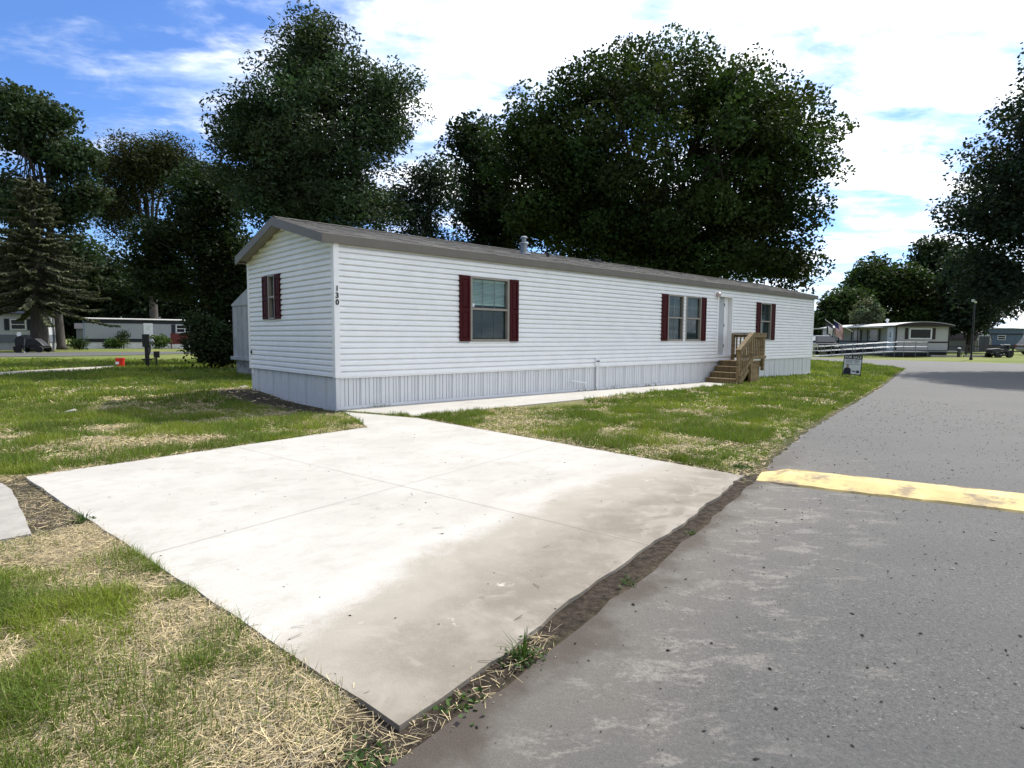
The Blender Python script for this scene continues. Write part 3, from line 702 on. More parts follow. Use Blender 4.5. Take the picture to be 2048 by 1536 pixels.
def place_face(fn):
    """returns helper building a box part given (u0,u1, outward0,outward1, z0,z1) on a wall face"""
    def bx(mb, u0, u1, d0, d1, z0, z1):
        p = [fn(u, d, z) for u in (u0, u1) for d in (d0, d1) for z in (z0, z1)]
        xs = [q[0] for q in p]; ys = [q[1] for q in p]; zs = [q[2] for q in p]
        return mb.box(min(xs), max(xs), min(ys), max(ys), min(zs), max(zs))
    return bx
def window(fn, u0, u1, z0, z1, muntins=True, blind=None, sticker=None, dark=False):
    bx = place_face(fn); mb = MB(); fwd = .045
    o = .044
    bx(mb, u0 - .008, u0 + fwd, -.06, o, z0, z1); bx(mb, u1 - fwd, u1 + .008, -.06, o, z0, z1)
    bx(mb, u0 + fwd, u1 - fwd, -.06, o - .001, z1 - fwd, z1 - .0005); bx(mb, u0 + fwd, u1 - fwd, -.06, o + .004, z0 - .004, z0 + fwd)
    wn = mb.build('window', m_frame, WHITE, bevel=.003)
    lowm = m_muntin_dk
    # white receiving channel round the frame
    mb = MB(); c = .03
    bx(mb, u0 - c, u0 - .009, .0, .034, z0 - c, z1 + c); bx(mb, u1 + .009, u1 + c, .0, .034, z0 - c, z1 + c)
    bx(mb, u0 - .009, u1 + .009, .0, .035, z1 + .001, z1 + c); bx(mb, u0 - .009, u1 + .009, .0, .036, z0 - c, z0 - .006)
    mb.build('channel', m_trimw, wn)
    zm = (z0 + z1) / 2 + .005
    mb = MB(); bx(mb, u0 + fwd, u1 - fwd, -.03, o - .008, zm - .022, zm + .022); mb.build('sash_rail', m_frame, wn)
    g = place_face(fn)
    mb = MB(); g(mb, u0 + fwd, u1 - fwd, -.012, -.008, zm + .022, z1 - fwd); mb.build('pane', m_glass, wn)
    mb = MB(); g(mb, u0 + fwd, u1 - fwd, -.032, -.028, z0 + fwd, zm - .022); mb.build('pane', m_glass, wn)
    mb = MB(); g(mb, u0 + fwd + .002, u1 - fwd - .002, -.0405, -.0385, z0 + fwd + .002, zm - .024); mb.build('insect_screen', m_screen, wn)
    if muntins:
        nm = 3 if u1 - u0 > .95 else 2
        for zz0, zz1, dep in ((zm + .022, z1 - fwd, -.020), (z0 + fwd, zm - .022, -.0345)):
            for k in range(1, nm):
                uu = u0 + fwd + (u1 - u0 - 2 * fwd) * k / nm; mb = MB(); g(mb, uu - .007, uu + .007, dep - .004, dep + .006, zz0, zz1); mb.build('muntin', m_frame if dep > -.03 else lowm, wn)
            zc = (zz0 + zz1) / 2; mb = MB(); g(mb, u0 + fwd, u1 - fwd, dep - .003, dep + .005, zc - .006, zc + .006); mb.build('muntin', m_frame if dep > -.03 else lowm, wn)
    if blind is not None:
        ztop, zbot = z1 - fwd - .01, z1 - fwd - blind; mb = MB(); z = ztop - .05
        g(mb, u0 + fwd + .01, u1 - fwd - .01, -.075, -.045, ztop - .045, ztop)
        while z > zbot:
            a, b = u0 + fwd + .015, u1 - fwd - .015; d0, d1 = -.066, -.050
            p = [fn(a, d0, z + .011), fn(b, d0, z + .011), fn(b, d1, z - .012), fn(a, d1, z - .012)]
            mb.add(p, [(0, 1, 2, 3)]); z -= .027
        g(mb, u0 + fwd + .012, u1 - fwd - .012, -.07, -.05, zbot - .03, zbot - .005)
        mb.build('blind', m_blind if not dark else m_blind_dk, wn)
    if sticker: 
        mb = MB(); g(mb, u0 + fwd + sticker[0], u0 + fwd + sticker[0] + sticker[1], -.0078, -.0068, zm + sticker[2], zm + sticker[2] + sticker[3]); mb.build('sticker', m_white, wn)
    return wn
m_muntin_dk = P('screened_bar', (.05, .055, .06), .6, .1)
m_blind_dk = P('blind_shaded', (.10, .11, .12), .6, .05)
def shutter(fn, u0, u1, z0, z1):
    bx = place_face(fn); mb = MB(); d = .056; st = .055
    bx(mb, u0, u1, .0, d - .016, z0, z1)
    zm = (z0 + z1) / 2 - .02 * (z1 - z0)
    for a, b in ((u0, u0 + st), (u1 - st, u1)): bx(mb, a, b, d - .0165, d, z0, z1)
    for a, b in ((z0, z0 + .07), (zm - .04, zm + .04), (z1 - .07, z1)): bx(mb, u0 + st, u1 - st, d - .0165, d - .001, a, b)
    sh = mb.build('shutter', m_shutter, WHITE, bevel=.004)
    for a, b in ((z0 + .07, zm - .04), (zm + .04, z1 - .07)):
        mb = MB(); p0 = [fn(u, d - .016, z) for u, z in ((u0 + st + .008, a + .008), (u1 - st - .008, a + .008), (u1 - st - .008, b - .008), (u0 + st + .008, b - .008))]
        p1 = [fn(u, d - .003, z) for u, z in ((u0 + st + .03, a + .03), (u1 - st - .03, a + .03), (u1 - st - .03, b - .03), (u0 + st + .03, b - .03))]
        mb.add(p0 + p1, [(4, 5, 6, 7)] + [(i, (i + 1) % 4, 4 + (i + 1) % 4, 4 + i) for i in range(4)]); mb.build('raised_panel', m_shutter, sh)
window(ff, 2.905, 3.953, 1.195, 2.51, blind=.50, sticker=(.03, .06, .04, .07))
shutter(ff, 2.622, 2.893, 1.195, 2.506); shutter(ff, 3.966, 4.222, 1.195, 2.506)
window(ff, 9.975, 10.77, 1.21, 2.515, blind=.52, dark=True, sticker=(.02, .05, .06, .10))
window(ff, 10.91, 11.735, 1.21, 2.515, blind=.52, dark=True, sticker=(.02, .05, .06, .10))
shutter(ff, 9.667, 9.962, 1.208, 2.512); shutter(ff, 11.748, 12.018, 1.208, 2.512)
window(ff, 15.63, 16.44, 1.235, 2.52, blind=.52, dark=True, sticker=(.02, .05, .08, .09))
shutter(ff, 15.315, 15.618, 1.235, 2.52); shutter(ff, 16.453, 16.738, 1.235, 2.52)
gu = lambda y: HW - y
window(fg, gu(2.905), gu(2.55), 1.605, 2.52, muntins=True)
shutter(fg, gu(2.538), gu(2.275), 1.62, 2.50); shutter(fg, gu(3.195), gu(2.917), 1.62, 2.50)

# front door, standing ajar inwards
mb = MB()
for a, b in ((12.70, 12.79), (13.635, 13.70)): mb.box(a, b, -.035, .12, .70, 2.66)
mb.box(12.79, 13.635, -.034, .12, 2.59, 2.659); mb.box(12.79, 13.635, -.036, .12, .70, .76)
fr = mb.build('door_frame', m_trimw, WHITE, bevel=.003)
MB().box(12.79, 13.635, .1201, .15, .7, 2.66).build('door_stop', m_room, WHITE)
d = MB().box(12.80, 13.33, .080, .115, .765, 2.585).build('door', m_door, WHITE)
MB().box(13.345, 13.63, .095, .118, .765, 2.585).build('door', m_trimw, WHITE)
for z in (1.0, 1.65, 2.3): MB().box(13.325, 13.35, .070, .105, z, z + .1).build('hinge', m_black, d)
MB().lathe([(.012, 0), (.012, .03), (.028, .035), (.028, .06), (.0, .07)], 10).build('door_knob', m_galv, d, loc=(12.87, .080, 1.68), rot=(R(90), 0, 0))
# porch light: backplate with a small lamp box
pl = MB().box(12.535, 12.70, -.03, 0, 2.55, 2.72).build('porch_light', m_trimw, WHITE, bevel=.004)
MB().lathe([(.03, 0), (.07, .02), (.075, .12), (.05, .14), (.0, .142)], 14).build('lamp_glass', P('frosted_glass', (.52, .42, .40), .3, .1), pl, loc=(12.66, -.08, 2.56))
# outlet box and pipes
ob = MB().box(6.83, 7.01, -.055, 0, .585, .79).build('outlet_box', m_white, WHITE, bevel=.006)
for x in (6.885, 6.95): MB().lathe([(.022, 0), (.022, .012), (.0, .013)], 12).build('socket', m_black, ob, loc=(x, -.052, .70), rot=(R(90), 0, 0))
MB().box(6.885, 6.955, -.04, -.012, -.05, .584).build('conduit', m_skirt, WHITE)
MB().tube([(5.92, -.02, .17), (5.92, -.06, .25), (5.98, -.07, .26), (6.5, -.07, .18)], .012, 8).build('drain_pipe', m_white, WHITE)
MB().lathe([(.035, 0), (.035, .03), (.0, .032)], 12).build('hose_bib', m_black, WHITE, loc=(-.016, 3.95, .925), rot=(0, R(-90), 0))
# house number
def textmesh(name, body, size, mat, parent, mw, extrude=.004, offset=0.0):
    cu = bpy.data.curves.new(name, 'FONT'); cu.body = body; cu.size = size; cu.extrude = extrude; cu.offset = offset; cu.align_x = 'CENTER'; cu.align_y = 'CENTER'
    tmp = bpy.data.objects.new(name, cu); COL.objects.link(tmp)
    dg = bpy.context.evaluated_depsgraph_get(); me = bpy.data.meshes.new_from_object(tmp.evaluated_get(dg)); me.name = name
    bpy.data.objects.remove(tmp); me.materials.clear(); me.materials.append(mat)
    o = bpy.data.objects.new(name, me); link(o, parent); o.matrix_local = mw; return o
for ch, z in (('1', 2.085), ('3', 1.97), ('0', 1.855)):
    textmesh('number_digit', ch, .125, m_digit, WHITE, Matrix.Translation((.020, -.0405, z)) @ Matrix.Rotation(R(90), 4, 'X'), .004, .0035)

# ------------------------------------------------------------------ wooden steps
def steps():
    T = empty('wooden_steps', (AX, AY, 0), YAW, 'brown treated wood entry steps with slatted railing below the front door', 'steps')
    zg = -.075; dz = (.60 - zg) / 4; xr = [12.09, 12.35, 12.61, 12.87]; yo, yi = -1.02, -.05
    for k, x in enumerate(xr):
        MB().box(x, x + .03, yo + .02, yi, zg + dz * k - (.0 if k else .03), zg + dz * (k + 1) - .036).build('riser', m_woodx, T)
        if k < 3: MB().box(x - .025, x + .275, yo, yi, zg + dz * (k + 1) - .035, zg + dz * (k + 1)).build('tread', m_woodx, T, bevel=.004)
    x = 12.845
    while x < 13.70:
        MB().box(x, min(x + .137, 13.72), yo, yi, .565, .60).build('deck_board', m_woodx, T, bevel=.003); x += .142
    MB().box(12.92, 13.70, yo + .002, yo + .035, .42, .563).build('rim_board', m_wood, T)
    MB().box(13.69, 13.72, yo + .036, yi, .42, .563).build('rim_board', m_wood, T)
    MB().box(12.95, 13.62, yo + .025, yo + .040, zg - .02, .418).build('side_panel', m_ply, T)
    MB().box(13.66, 13.68, yo + .05, yi, zg - .02, .418).build('side_panel', m_ply, T)
    MB().box(12.4, 13.7, yo - .02, yo + .02, zg - .04, zg + .035).build('ground_sill', m_wood, T)
    for yy in (yo + .02, yi - .02):
        mb = MB(); pr = [(12.12, zg - .03), (12.42, zg - .03), (12.92, .30), (12.92, .56), (12.87, .56), (12.87, zg + dz * 3 - .036), (12.61, zg + dz * 3 - .036), (12.61, zg + dz * 2 - .036), (12.35, zg + dz * 2 - .036), (12.35, zg + dz - .036), (12.12, zg + dz - .036)]
        mb.prism(pr, lambda a, b: (a, yy - .019, b), lambda a, b: (a, yy + .019, b)); mb.build('stringer', m_wood, T)
    yp = yo - .045
    posts = [(12.13, yp, zg - .04, .93), (12.89, yp, zg - .04, 1.42), (13.68, yp, .30, 1.42), (13.68, yi - .03, .40, 1.42)]
    for px, py, a, b in posts: MB().box(px - .044, px + .044, py - .044, py + .044, a, b).build('post', m_wood, T, bevel=.004)
    def rail(a, b, wd=.038, ht=.09, nm='rail'): MB().bar(a, b, wd, ht).build(nm, m_woodx, T)
    yr = yp - .064
    rail((12.08, yr, .86), (12.90, yr, 1.375)); rail((12.08, yr, .18), (12.90, yr, .70)); rail((12.86, yr - .002, 1.37), (13.73, yr - .002, 1.37)); rail((12.86, yr - .002, .72), (13.73, yr - .002, .72))
    MB().bar((12.06, yp - .02, .945), (12.90, yp - .02, 1.458), .14, .036).build('handrail', m_woodx, T); MB().bar((12.87, yp - .02, 1.442), (13.74, yp - .02, 1.442), .14, .036).build('handrail', m_woodx, T)
    MB().bar((12.09, yr - .002, -.02), (12.62, yr - .002, .36), .03, .13).build('stringer_board', m_woodx, T)
    bme = None
    for k in range(5):
        x = 12.24 + k * .125; z0 = .23 + (x - 12.08) * .634; z1 = .90 + (x - 12.08) * .625
        MB().box(x - .019, x + .019, yr + .020, yr + .056, z0 - .08, z1).build('baluster', m_wood, T)
    for k in range(6):
        x = 13.0 + k * .118; MB().box(x - .019, x + .019, yr + .020, yr + .056, .66, 1.42).build('baluster', m_wood, T)
    xr_ = 13.745
    for z in (1.37, .72): MB().bar((xr_, yp - .03, z), (xr_, yi, z), .038, .09).build('rail', m_woodx, T)
    MB().bar((13.70, yp + .05, 1.4425), (13.70, yi, 1.4425), .14, .035).build('handrail', m_woodx, T)
    for k in range(7):
        y = yp + .13 + k * .125; MB().box(xr_ - .056, xr_ - .020, y - .019, y + .019, .66, 1.42).build('baluster', m_wood, T)
steps()

# ------------------------------------------------------------------ for sale sign
def sale_sign():
    x, y = 12.52, 22.2; T = empty('for_sale_sign', (x, y, g0(x, y)), R(-24), 'small black framed for sale yard sign standing on the lawn by the road', 'sign')
    T.rotation_euler = (0, R(3), R(-24))
    mb = MB()
    for s in (-1, 1): mb.box(s * .29 - .012, s * .29 + .012, -.012, .012, -.05, .80)
    mb.box(-.28, .28, -.012, .012, .786, .81); mb.box(-.28, .28, -.012, .012, .085, .11); mb.box(-.28, .28, -.012, .012, .0, .02)
    for s in (-1, 1): mb.bar((s * .28, 0, .4), (s * .28, .22, 0), .02, .02)
    mb.build('frame', m_black, T)
    pn = MB().box(-.275, .275, -.008, .006, .11, .785).build('panel', P('sign_board', (.62, .65, .70), .5, .03), T)
    navy = P('sign_navy', (.012, .014, .028), .5, .1); grey = P('sign_grey', (.22, .25, .31), .5, .1)
    hb = MB().box(-.275, .275, -.012, -.0085, .655, .785).build('header', navy, pn)
    textmesh('lettering', 'FOR SALE', .125, m_white, pn, Matrix.Translation((0, -.0135, .722)) @ Matrix.Rotation(R(90), 4, 'X'), .001)
    mb = MB()
    for z, a, b in ((.615, -.22, .22), (.575, -.235, -.02), (.575, .05, .22), (.535, -.22, .0), (.535, .04, .20), (.47, -.26, .26)): mb.box(a, b, -.0105, -.0082, z - .011, z + .011)
    mb.build('print_line', grey, pn)
    mb = MB(); pr = [(-.27, .112), (-.03, .112), (-.035, .26), (-.07, .325), (-.115, .345), (-.19, .345), (-.245, .31), (-.27, .22)]
    mb.prism(pr, lambda a, b: (a, -.0088, b), lambda a, b: (a, -.0105, b)); mb.build('portrait_suit', navy, pn)
    mb = MB(); mb.prism([(-.15 + .045 * math.cos(t * math.pi / 8), .40 + .062 * math.sin(t * math.pi / 8)) for t in range(16)], lambda a, b: (a, -.0088, b), lambda a, b: (a, -.0105, b)); mb.build('portrait_head', P('sign_skin', (.30, .22, .19), .6, .1), pn)
    mb = MB(); mb.box(.0, .12, -.0105, -.0082, .20, .235); mb.prism([(.13, .16), (.24, .16), (.24, .22), (.20, .26), (.15, .25)], lambda a, b: (a, -.0088, b), lambda a, b: (a, -.0105, b)); mb.build('print_mark', navy, pn)
sale_sign()

# ------------------------------------------------------------------ trees
def leaf_quads(pos, size, rg, upb=.6, asp=.55, fold=0.0):
    n = len(pos)
    d = rg.normal(size=(n, 3)); d[:, 2] *= .7; d[:, 2] -= .25; d /= np.linalg.norm(d, axis=1)[:, None]
    nr = rg.normal(size=(n, 3)); nr[:, 2] += upb; sd_ = np.cross(d, nr); sd_ /= np.linalg.norm(sd_, axis=1)[:, None] + 1e-9
    s = size[:, None]
    V = np.empty((n, 4, 3)); V[:, 0] = pos; V[:, 1] = pos + d * s * .45 + sd_ * s * asp / 2; V[:, 2] = pos + d * s; V[:, 3] = pos + d * s * .45 - sd_ * s * asp / 2
    return V.reshape(-1, 3)
def crown_points(ells, ncl, per, rc, rg, fill=.5, flat=.65):
    vol = np.array([e[3] * e[4] * e[5] for e in ells]) ** (2 / 3); vol /= vol.sum()
    which = rg.choice(len(ells), ncl, p=vol); E = np.array(ells)[which]
    dv = rg.normal(size=(ncl, 3)); dv /= np.linalg.norm(dv, axis=1)[:, None]
    rr = fill + (1 - fill) * rg.random(ncl) ** .6
    rcl = rc * rg.uniform(.45, 1.35, ncl)
    Rd = np.maximum(E[:, 3:6] - .62 * rcl[:, None], .4 * E[:, 3:6])
    C = E[:, :3] + dv * Rd * rr[:, None]
    cnt = np.maximum(8, (per * (rcl / rc) ** 2 * rg.uniform(.6, 1.3, ncl)).astype(int))
    ci = np.repeat(np.arange(ncl), cnt); n = len(ci)
    g = rg.normal(size=(n, 3)); ln = np.linalg.norm(g, axis=1)[:, None]; g = g / ln * np.minimum(ln, 1.6)
    g[:, 2] *= flat
    rad = (g * dv[ci]).sum(1)[:, None] * dv[ci]
    pos = C[ci] + (g + .45 * rad) * rcl[ci][:, None] * .60
    return C, ci, pos
GREEN = {'dark': (.020, .035, .012), 'mid': (.036, .060, .016), 'ash': (.036, .058, .027), 'olive': (.038, .047, .018), 'light': (.085, .105, .060), 'blue': (.026, .042, .024), 'shrub': (.060, .10, .022)}
def tree(name, label, base, ells, ncl, per, leaf, col, seed, rc=.9, trunk=.3, group='trees standing behind the homes', fork=None, asp=.55, fill=.5, limbs=26, cat='tree', bark=None, flat=.65, var=.22):
    rg = np.random.default_rng(seed); bx, by = base; z0 = g0(bx, by)
    T = empty(name, (bx, by, z0), 0, label, cat, group)
    E = [(e[0] - bx, e[1], e[2] - z0, e[3], e[4], e[5]) for e in ells]
    C, ci, pos = crown_points(E, ncl, per, rc, rg, fill, flat)
    keep = pos[:, 2] > .05; ci, pos = ci[keep], pos[keep]
    n = len(pos); sz = leaf * rg.uniform(.65, 1.25, n)
    cc = (rg.uniform(1 - var, 1 + var, len(C))[ci] * rg.uniform(.8, 1.22, n))[:, None] * np.array(GREEN[col])[None]
    cc[:, 0] *= (1 + rg.normal(0, .10, len(C))[ci]); cc = np.clip(cc, .003, 1)
    npmesh('crown', leaf_quads(pos, sz, rg, .7, asp), 4, m_leaf, np.repeat(cc, 4, 0), T)
    # trunk and limbs reaching to the leaf clumps
    big = max(E, key=lambda e: e[3] * e[5]); top = Vector((big[0], 0, big[2]))
    fk = fork if fork is not None else max(1.0, big[2] - big[5] * 1.05)
    mb = MB(); f0 = Vector((top.x * .25, 0, fk))
    mb.tube([(0, 0, -.1), (top.x * .05, .03, .35), (top.x * .15, -.04, fk * .55), tuple(f0)], [trunk * 1.5, trunk * 1.05, trunk * .92, trunk * .85], 10)
    leaders = []
    for k in range(5):
        a = 2 * math.pi * k / 5 + rg.random(); q = .55
        tip = Vector((top.x + big[3] * q * math.cos(a), big[4] * q * math.sin(a), big[2] + big[5] * rg.uniform(-.1, .55)))
        mid = f0.lerp(tip, .45) + Vector((0, 0, .12 * (tip - f0).length)); mb.tube([tuple(f0 - Vector((0, 0, .15))), tuple(mid), tuple(tip)], [trunk * .55, trunk * .34, trunk * .1], 7); leaders.append((f0, mid, tip))
    if top.z + big[5] * .5 > fk: mb.tube([tuple(f0 - Vector((0, 0, .2))), tuple(f0.lerp(top, .6) + Vector((.1, .1, 0))), (top.x, 0, top.z + big[5] * .5)], [trunk * .7, trunk * .4, trunk * .1], 7); leaders.append((f0, f0.lerp(top, .6), Vector((top.x, 0, top.z + big[5] * .5))))
    for k in rg.choice(len(C), min(limbs, len(C)), replace=False):
        c = Vector(C[k]); L_ = leaders[rg.integers(len(leaders))]
        L_ = min(leaders, key=lambda l: (l[1] - c).length); s = L_[1].lerp(L_[2], float(rg.uniform(0, .7)))
        mid = s.lerp(c, .5) + Vector(rg.normal(0, .12, 3)) * (c - s).length * .6
        mb.tube([tuple(s), tuple(mid), tuple(c)], [trunk * .17, trunk * .11, trunk * .035], 5)
    mb.build('trunk', bark or m_bark, T, smooth=True)
    return T
tree('ash_tree', 'tall narrow topped ash tree rising directly behind the gable of the white home', (-8.0, 25), [(-7.9, 0, 9.1, 3.7, 3.4, 3.3), (-8.07, 0, 12.2, 1.6, 1.4, 1.95), (-10.6, 0, 9.9, 1.3, 1.3, 1.5), (-5.38, 0, 10.78, 1.49, 1.49, 1.97), (-7.76, 0, 6.52, 3.53, 3.2, 1.56), (-9.63, 0, 8.17, 2.28, 2.28, 2.28)], 400, 330, .18, 'ash', 11, .85, .30, asp=.40, limbs=60, var=.4)
tree('maple_tree', 'huge round crowned maple tree filling the sky behind the white home', (8.1, 33), [(8.11, 0, 11.0, 7.9, 6, 5.7), (7.56, 0, 14.2, 5.2, 3.4, 2.6), (1.81, 0, 10.45, 3.29, 3.3, 4.11), (14.3, 0, 11.4, 2.88, 3, 3.7), (13.86, 0, 7.38, 2.6, 2.6, 2.6), (2.9, 0, 7.45, 3.29, 3.3, 2.19), (8.38, 0, 6.93, 5.48, 5, 1.64), (9.0, 0, 5.2, 6.2, 4, 1.5), (15.2, 0, 4.92, .96, .96, .96)], 650, 340, .19, 'mid', 12, 1.05, .42, fork=2.6, asp=.8, fill=.58, var=.4, limbs=130)
tree('maple_tree', 'smaller dark maple tree crowding the left flank of the huge maple', (-1.6, 37), [(-1.81, 0, 10.31, 2.61, 2.6, 3.38), (-2.43, 0, 12.77, 1.38, 1.4, 1.69), (-.74, 0, 8.17, 2.46, 2.4, 1.84), (-1.8, 0, 5.6, 2.6, 2.2, 2.0)], 170, 200, .24, 'dark', 13, 1.0, .25, asp=.75)
tree('ash_tree', 'thin feathery young tree between the tall ash and the maples', (-4.1, 28), [(-3.81, 0, 7.87, 1.28, 1.3, 1.98), (-5.09, 0, 7.05, 1.16, 1.1, 1.05), (-4.2, 0, 5.4, 1.6, 1.3, 1.2)], 90, 150, .22, 'blue', 14, .75, .12, asp=.36)
tree('maple_tree', 'dense dark round tree with foliage down to the ground left of the white home', (-14.0, 29), [(-15.14, 0, 5.5, 2.6, 2.5, 3.0), (-14.42, 0, 7.9, 1.9, 1.8, 1.7), (-16.9, 0, 4.6, 1.5, 1.4, 2.0), (-13.4, 0, 3.95, 1.5, 1.4, 3.3), (-12.2, 0, 3.0, 1.5, 1.4, 2.6)], 300, 200, .20, 'dark', 15, .8, .25, fill=.4)
tree('willow_tree', 'pale airy willow topped tree above the grey trailer', (-36.6, 62), [(-37.26, 0, 17.75, 3.6, 3.4, 3.09), (-34.69, 0, 19.05, 2.83, 2.6, 2.06), (-39.84, 0, 14.13, 3.09, 3, 3.35), (-32.12, 0, 17.27, 2.32, 2.2, 2.06), (-41.12, 0, 17.99, 1.44, 1.4, 1.44)], 230, 180, .34, 'olive', 16, 1.5, .4, asp=.4, fork=9, bark=m_barkg, flat=.9)
tree('cottonwood_tree', 'tall open deciduous tree with bare grey trunk at the left edge', (-38.8, 52), [(-40.6, 0, 18.8, 3.3, 3.2, 3.0), (-42.6, 0, 20.4, 1.5, 1.5, 1.7), (-37.6, 0, 16.0, 2.3, 2.2, 2.1), (-39.6, 0, 12.1, 3.3, 3, 2.1), (-36.0, 0, 12.9, 1.5, 1.5, 1.66), (-42.4, 0, 12.8, 2.5, 2.5, 3.3), (-37.4, 0, 8.2, 2.3, 2.2, 2.0)], 250, 180, .33, 'ash', 17, 1.15, .33, asp=.7, fork=9.5, limbs=70, bark=m_barkg)
for i, (lab, b, es) in enumerate([
    ('broad dark tree of the backdrop behind the gap left of the grey trailer', (-52.5, 76), [(-52.55, 0, 7.46, 6.85, 5, 5.6), (-52, 0, 3.0, 6, 4, 3)]),
    ('dark backdrop tree at the far left behind the white trailer', (-63, 79), [(-63.07, 0, 8.31, 6.47, 5, 6.47), (-62, 0, 3, 7, 4, 3)]),
    ('low spreading dark tree directly behind the grey trailer', (-43.3, 73), [(-43.27, 0, 5.2, 5.6, 4, 4.2), (-43, 0, 2.8, 6, 4, 2.6)]),
    ('dark backdrop tree to the right behind the round tree', (-34.3, 77), [(-34.32, 0, 7.66, 5.68, 5, 5.68), (-33, 0, 3, 6, 4, 3)]),
    ('dark backdrop tree seen low between house gable and tall ash', (-24, 72), [(-24, 0, 6.5, 6, 5, 5.2), (-24, 0, 3, 6, 4, 3)])]):
    tree('backdrop_tree', lab, b, es, 300, 110, .60, 'dark', 30 + i, 1.7, .35, fill=.35, group='backdrop trees at the left')
tree('linden_tree', 'large dark tree at the right edge overhanging the road with its shadow', (24.3, 26.3), [(24.30, 0, 8.86, 4.7, 4.6, 3.9), (23.6, 0, 12.31, 1.9, 1.83, 1.94), (20.6, 0, 6.6, 2.0, 1.8, 2.2), (20.9, 0, 3.9, 1.6, 1.4, 1.3), (24.3, 0, 4.3, 3.45, 3.2, 2.0), (23.86, 0, 14.6, 1.29, 1.29, 1.51)], 400, 220, .20, 'blue', 40, .9, .32, fork=2.4, limbs=60, fill=.45)
for i, (lab, b, es, c) in enumerate([
    ('low dark tree right of the white home end and behind the flags', (37.3, 68), [(37.31, 0, 4.4, 2.7, 2.6, 2.7), (35.2, 0, 2.6, 2, 2, 2.2)], 'mid'),
    ('bushy tree behind the ramp home, left of the pair with windblown tops', (43, 72), [(43.09, 0, 7.77, 3.11, 3, 3.47), (41.6, 0, 3.58, 2.99, 3, 2.39)], 'mid'),
    ('bushy tree behind the ramp home roof, right of the pair', (45.6, 70), [(45.67, 0, 7.04, 3.2, 3, 3.2), (45.09, 0, 2.96, 3.49, 3, 2.32)], 'mid'),
    ('tallest tree behind the right end of the ramp home', (51.5, 74), [(51.48, 0, 10.2, 3.07, 3, 3.99), (52.58, 0, 4.93, 3.69, 3, 3.07)], 'dark'),
    ('dark drooping tree behind the lamp post', (49.9, 66), [(49.91, 0, 7.84, 3.29, 3, 4.11), (49.2, 0, 3.6, 2.4, 2.4, 2.0)], 'blue'),
    ('low wide tree over the blue home roof', (66.8, 100), [(66.81, 0, 7.5, 5.2, 4, 4.0), (78, 0, 8, 6, 4, 5)], 'dark')]):
    tree('park_tree', lab, b, es, 190, 90, .50, c, 50 + i, 1.25, .28, fill=.4, group='trees behind the ramp home')
tree('ornamental_tree', 'small pale round headed tree over the ramp home roof', (33.85, 58), [(33.85, 0, 3.72, 1.25, 1.2, 1.3)], 70, 90, .26, 'light', 60, .5, .09, group='trees behind the ramp home', fork=2.2, limbs=14)

def shrub(name, label, base, es, ncl, per, leaf, col, seed, group='shrubs by the left trailers', rc=.45):
    return tree(name, label, base, es, ncl, per, leaf, col, seed, rc, .035, group, fork=.25, limbs=10, cat='shrub', fill=.2)
shrub('leafy_bush', 'large leafy bush in front of the dark round tree', (-11.7, 23.4), [(-11.7, 0, 1.0, 1.0, 1.0, 1.05), (-11.0, 0, .8, .7, .7, .8), (-12.1, 0, 1.7, .45, .5, .5)], 110, 130, .15, 'dark', 70)
shrub('flower_bush', 'small round green bush on the verge before the grey trailer', (-36.6, 51), [(-36.6, 0, .55, .62, .6, .55)], 30, 60, .16, 'mid', 71)
shrub('fern_clump', 'spreading green plants against the grey trailer left of its door', (-37.5, 57), [(-37.5, 0, .5, 1.1, .5, .5)], 36, 60, .2, 'shrub', 72)
shrub('fern_clump', 'spreading green plants right of the grey trailer door', (-34.2, 58.4), [(-34.2, 0, .7, 1.2, .6, .7)], 42, 60, .2, 'shrub', 73)
shrub('conifer_seedling', 'little dark conifer seedling growing against the grey trailer wall', (-37.0, 57.4), [(-37.0, 0, 1.2, .35, .3, .9)], 20, 50, .14, 'dark', 74)

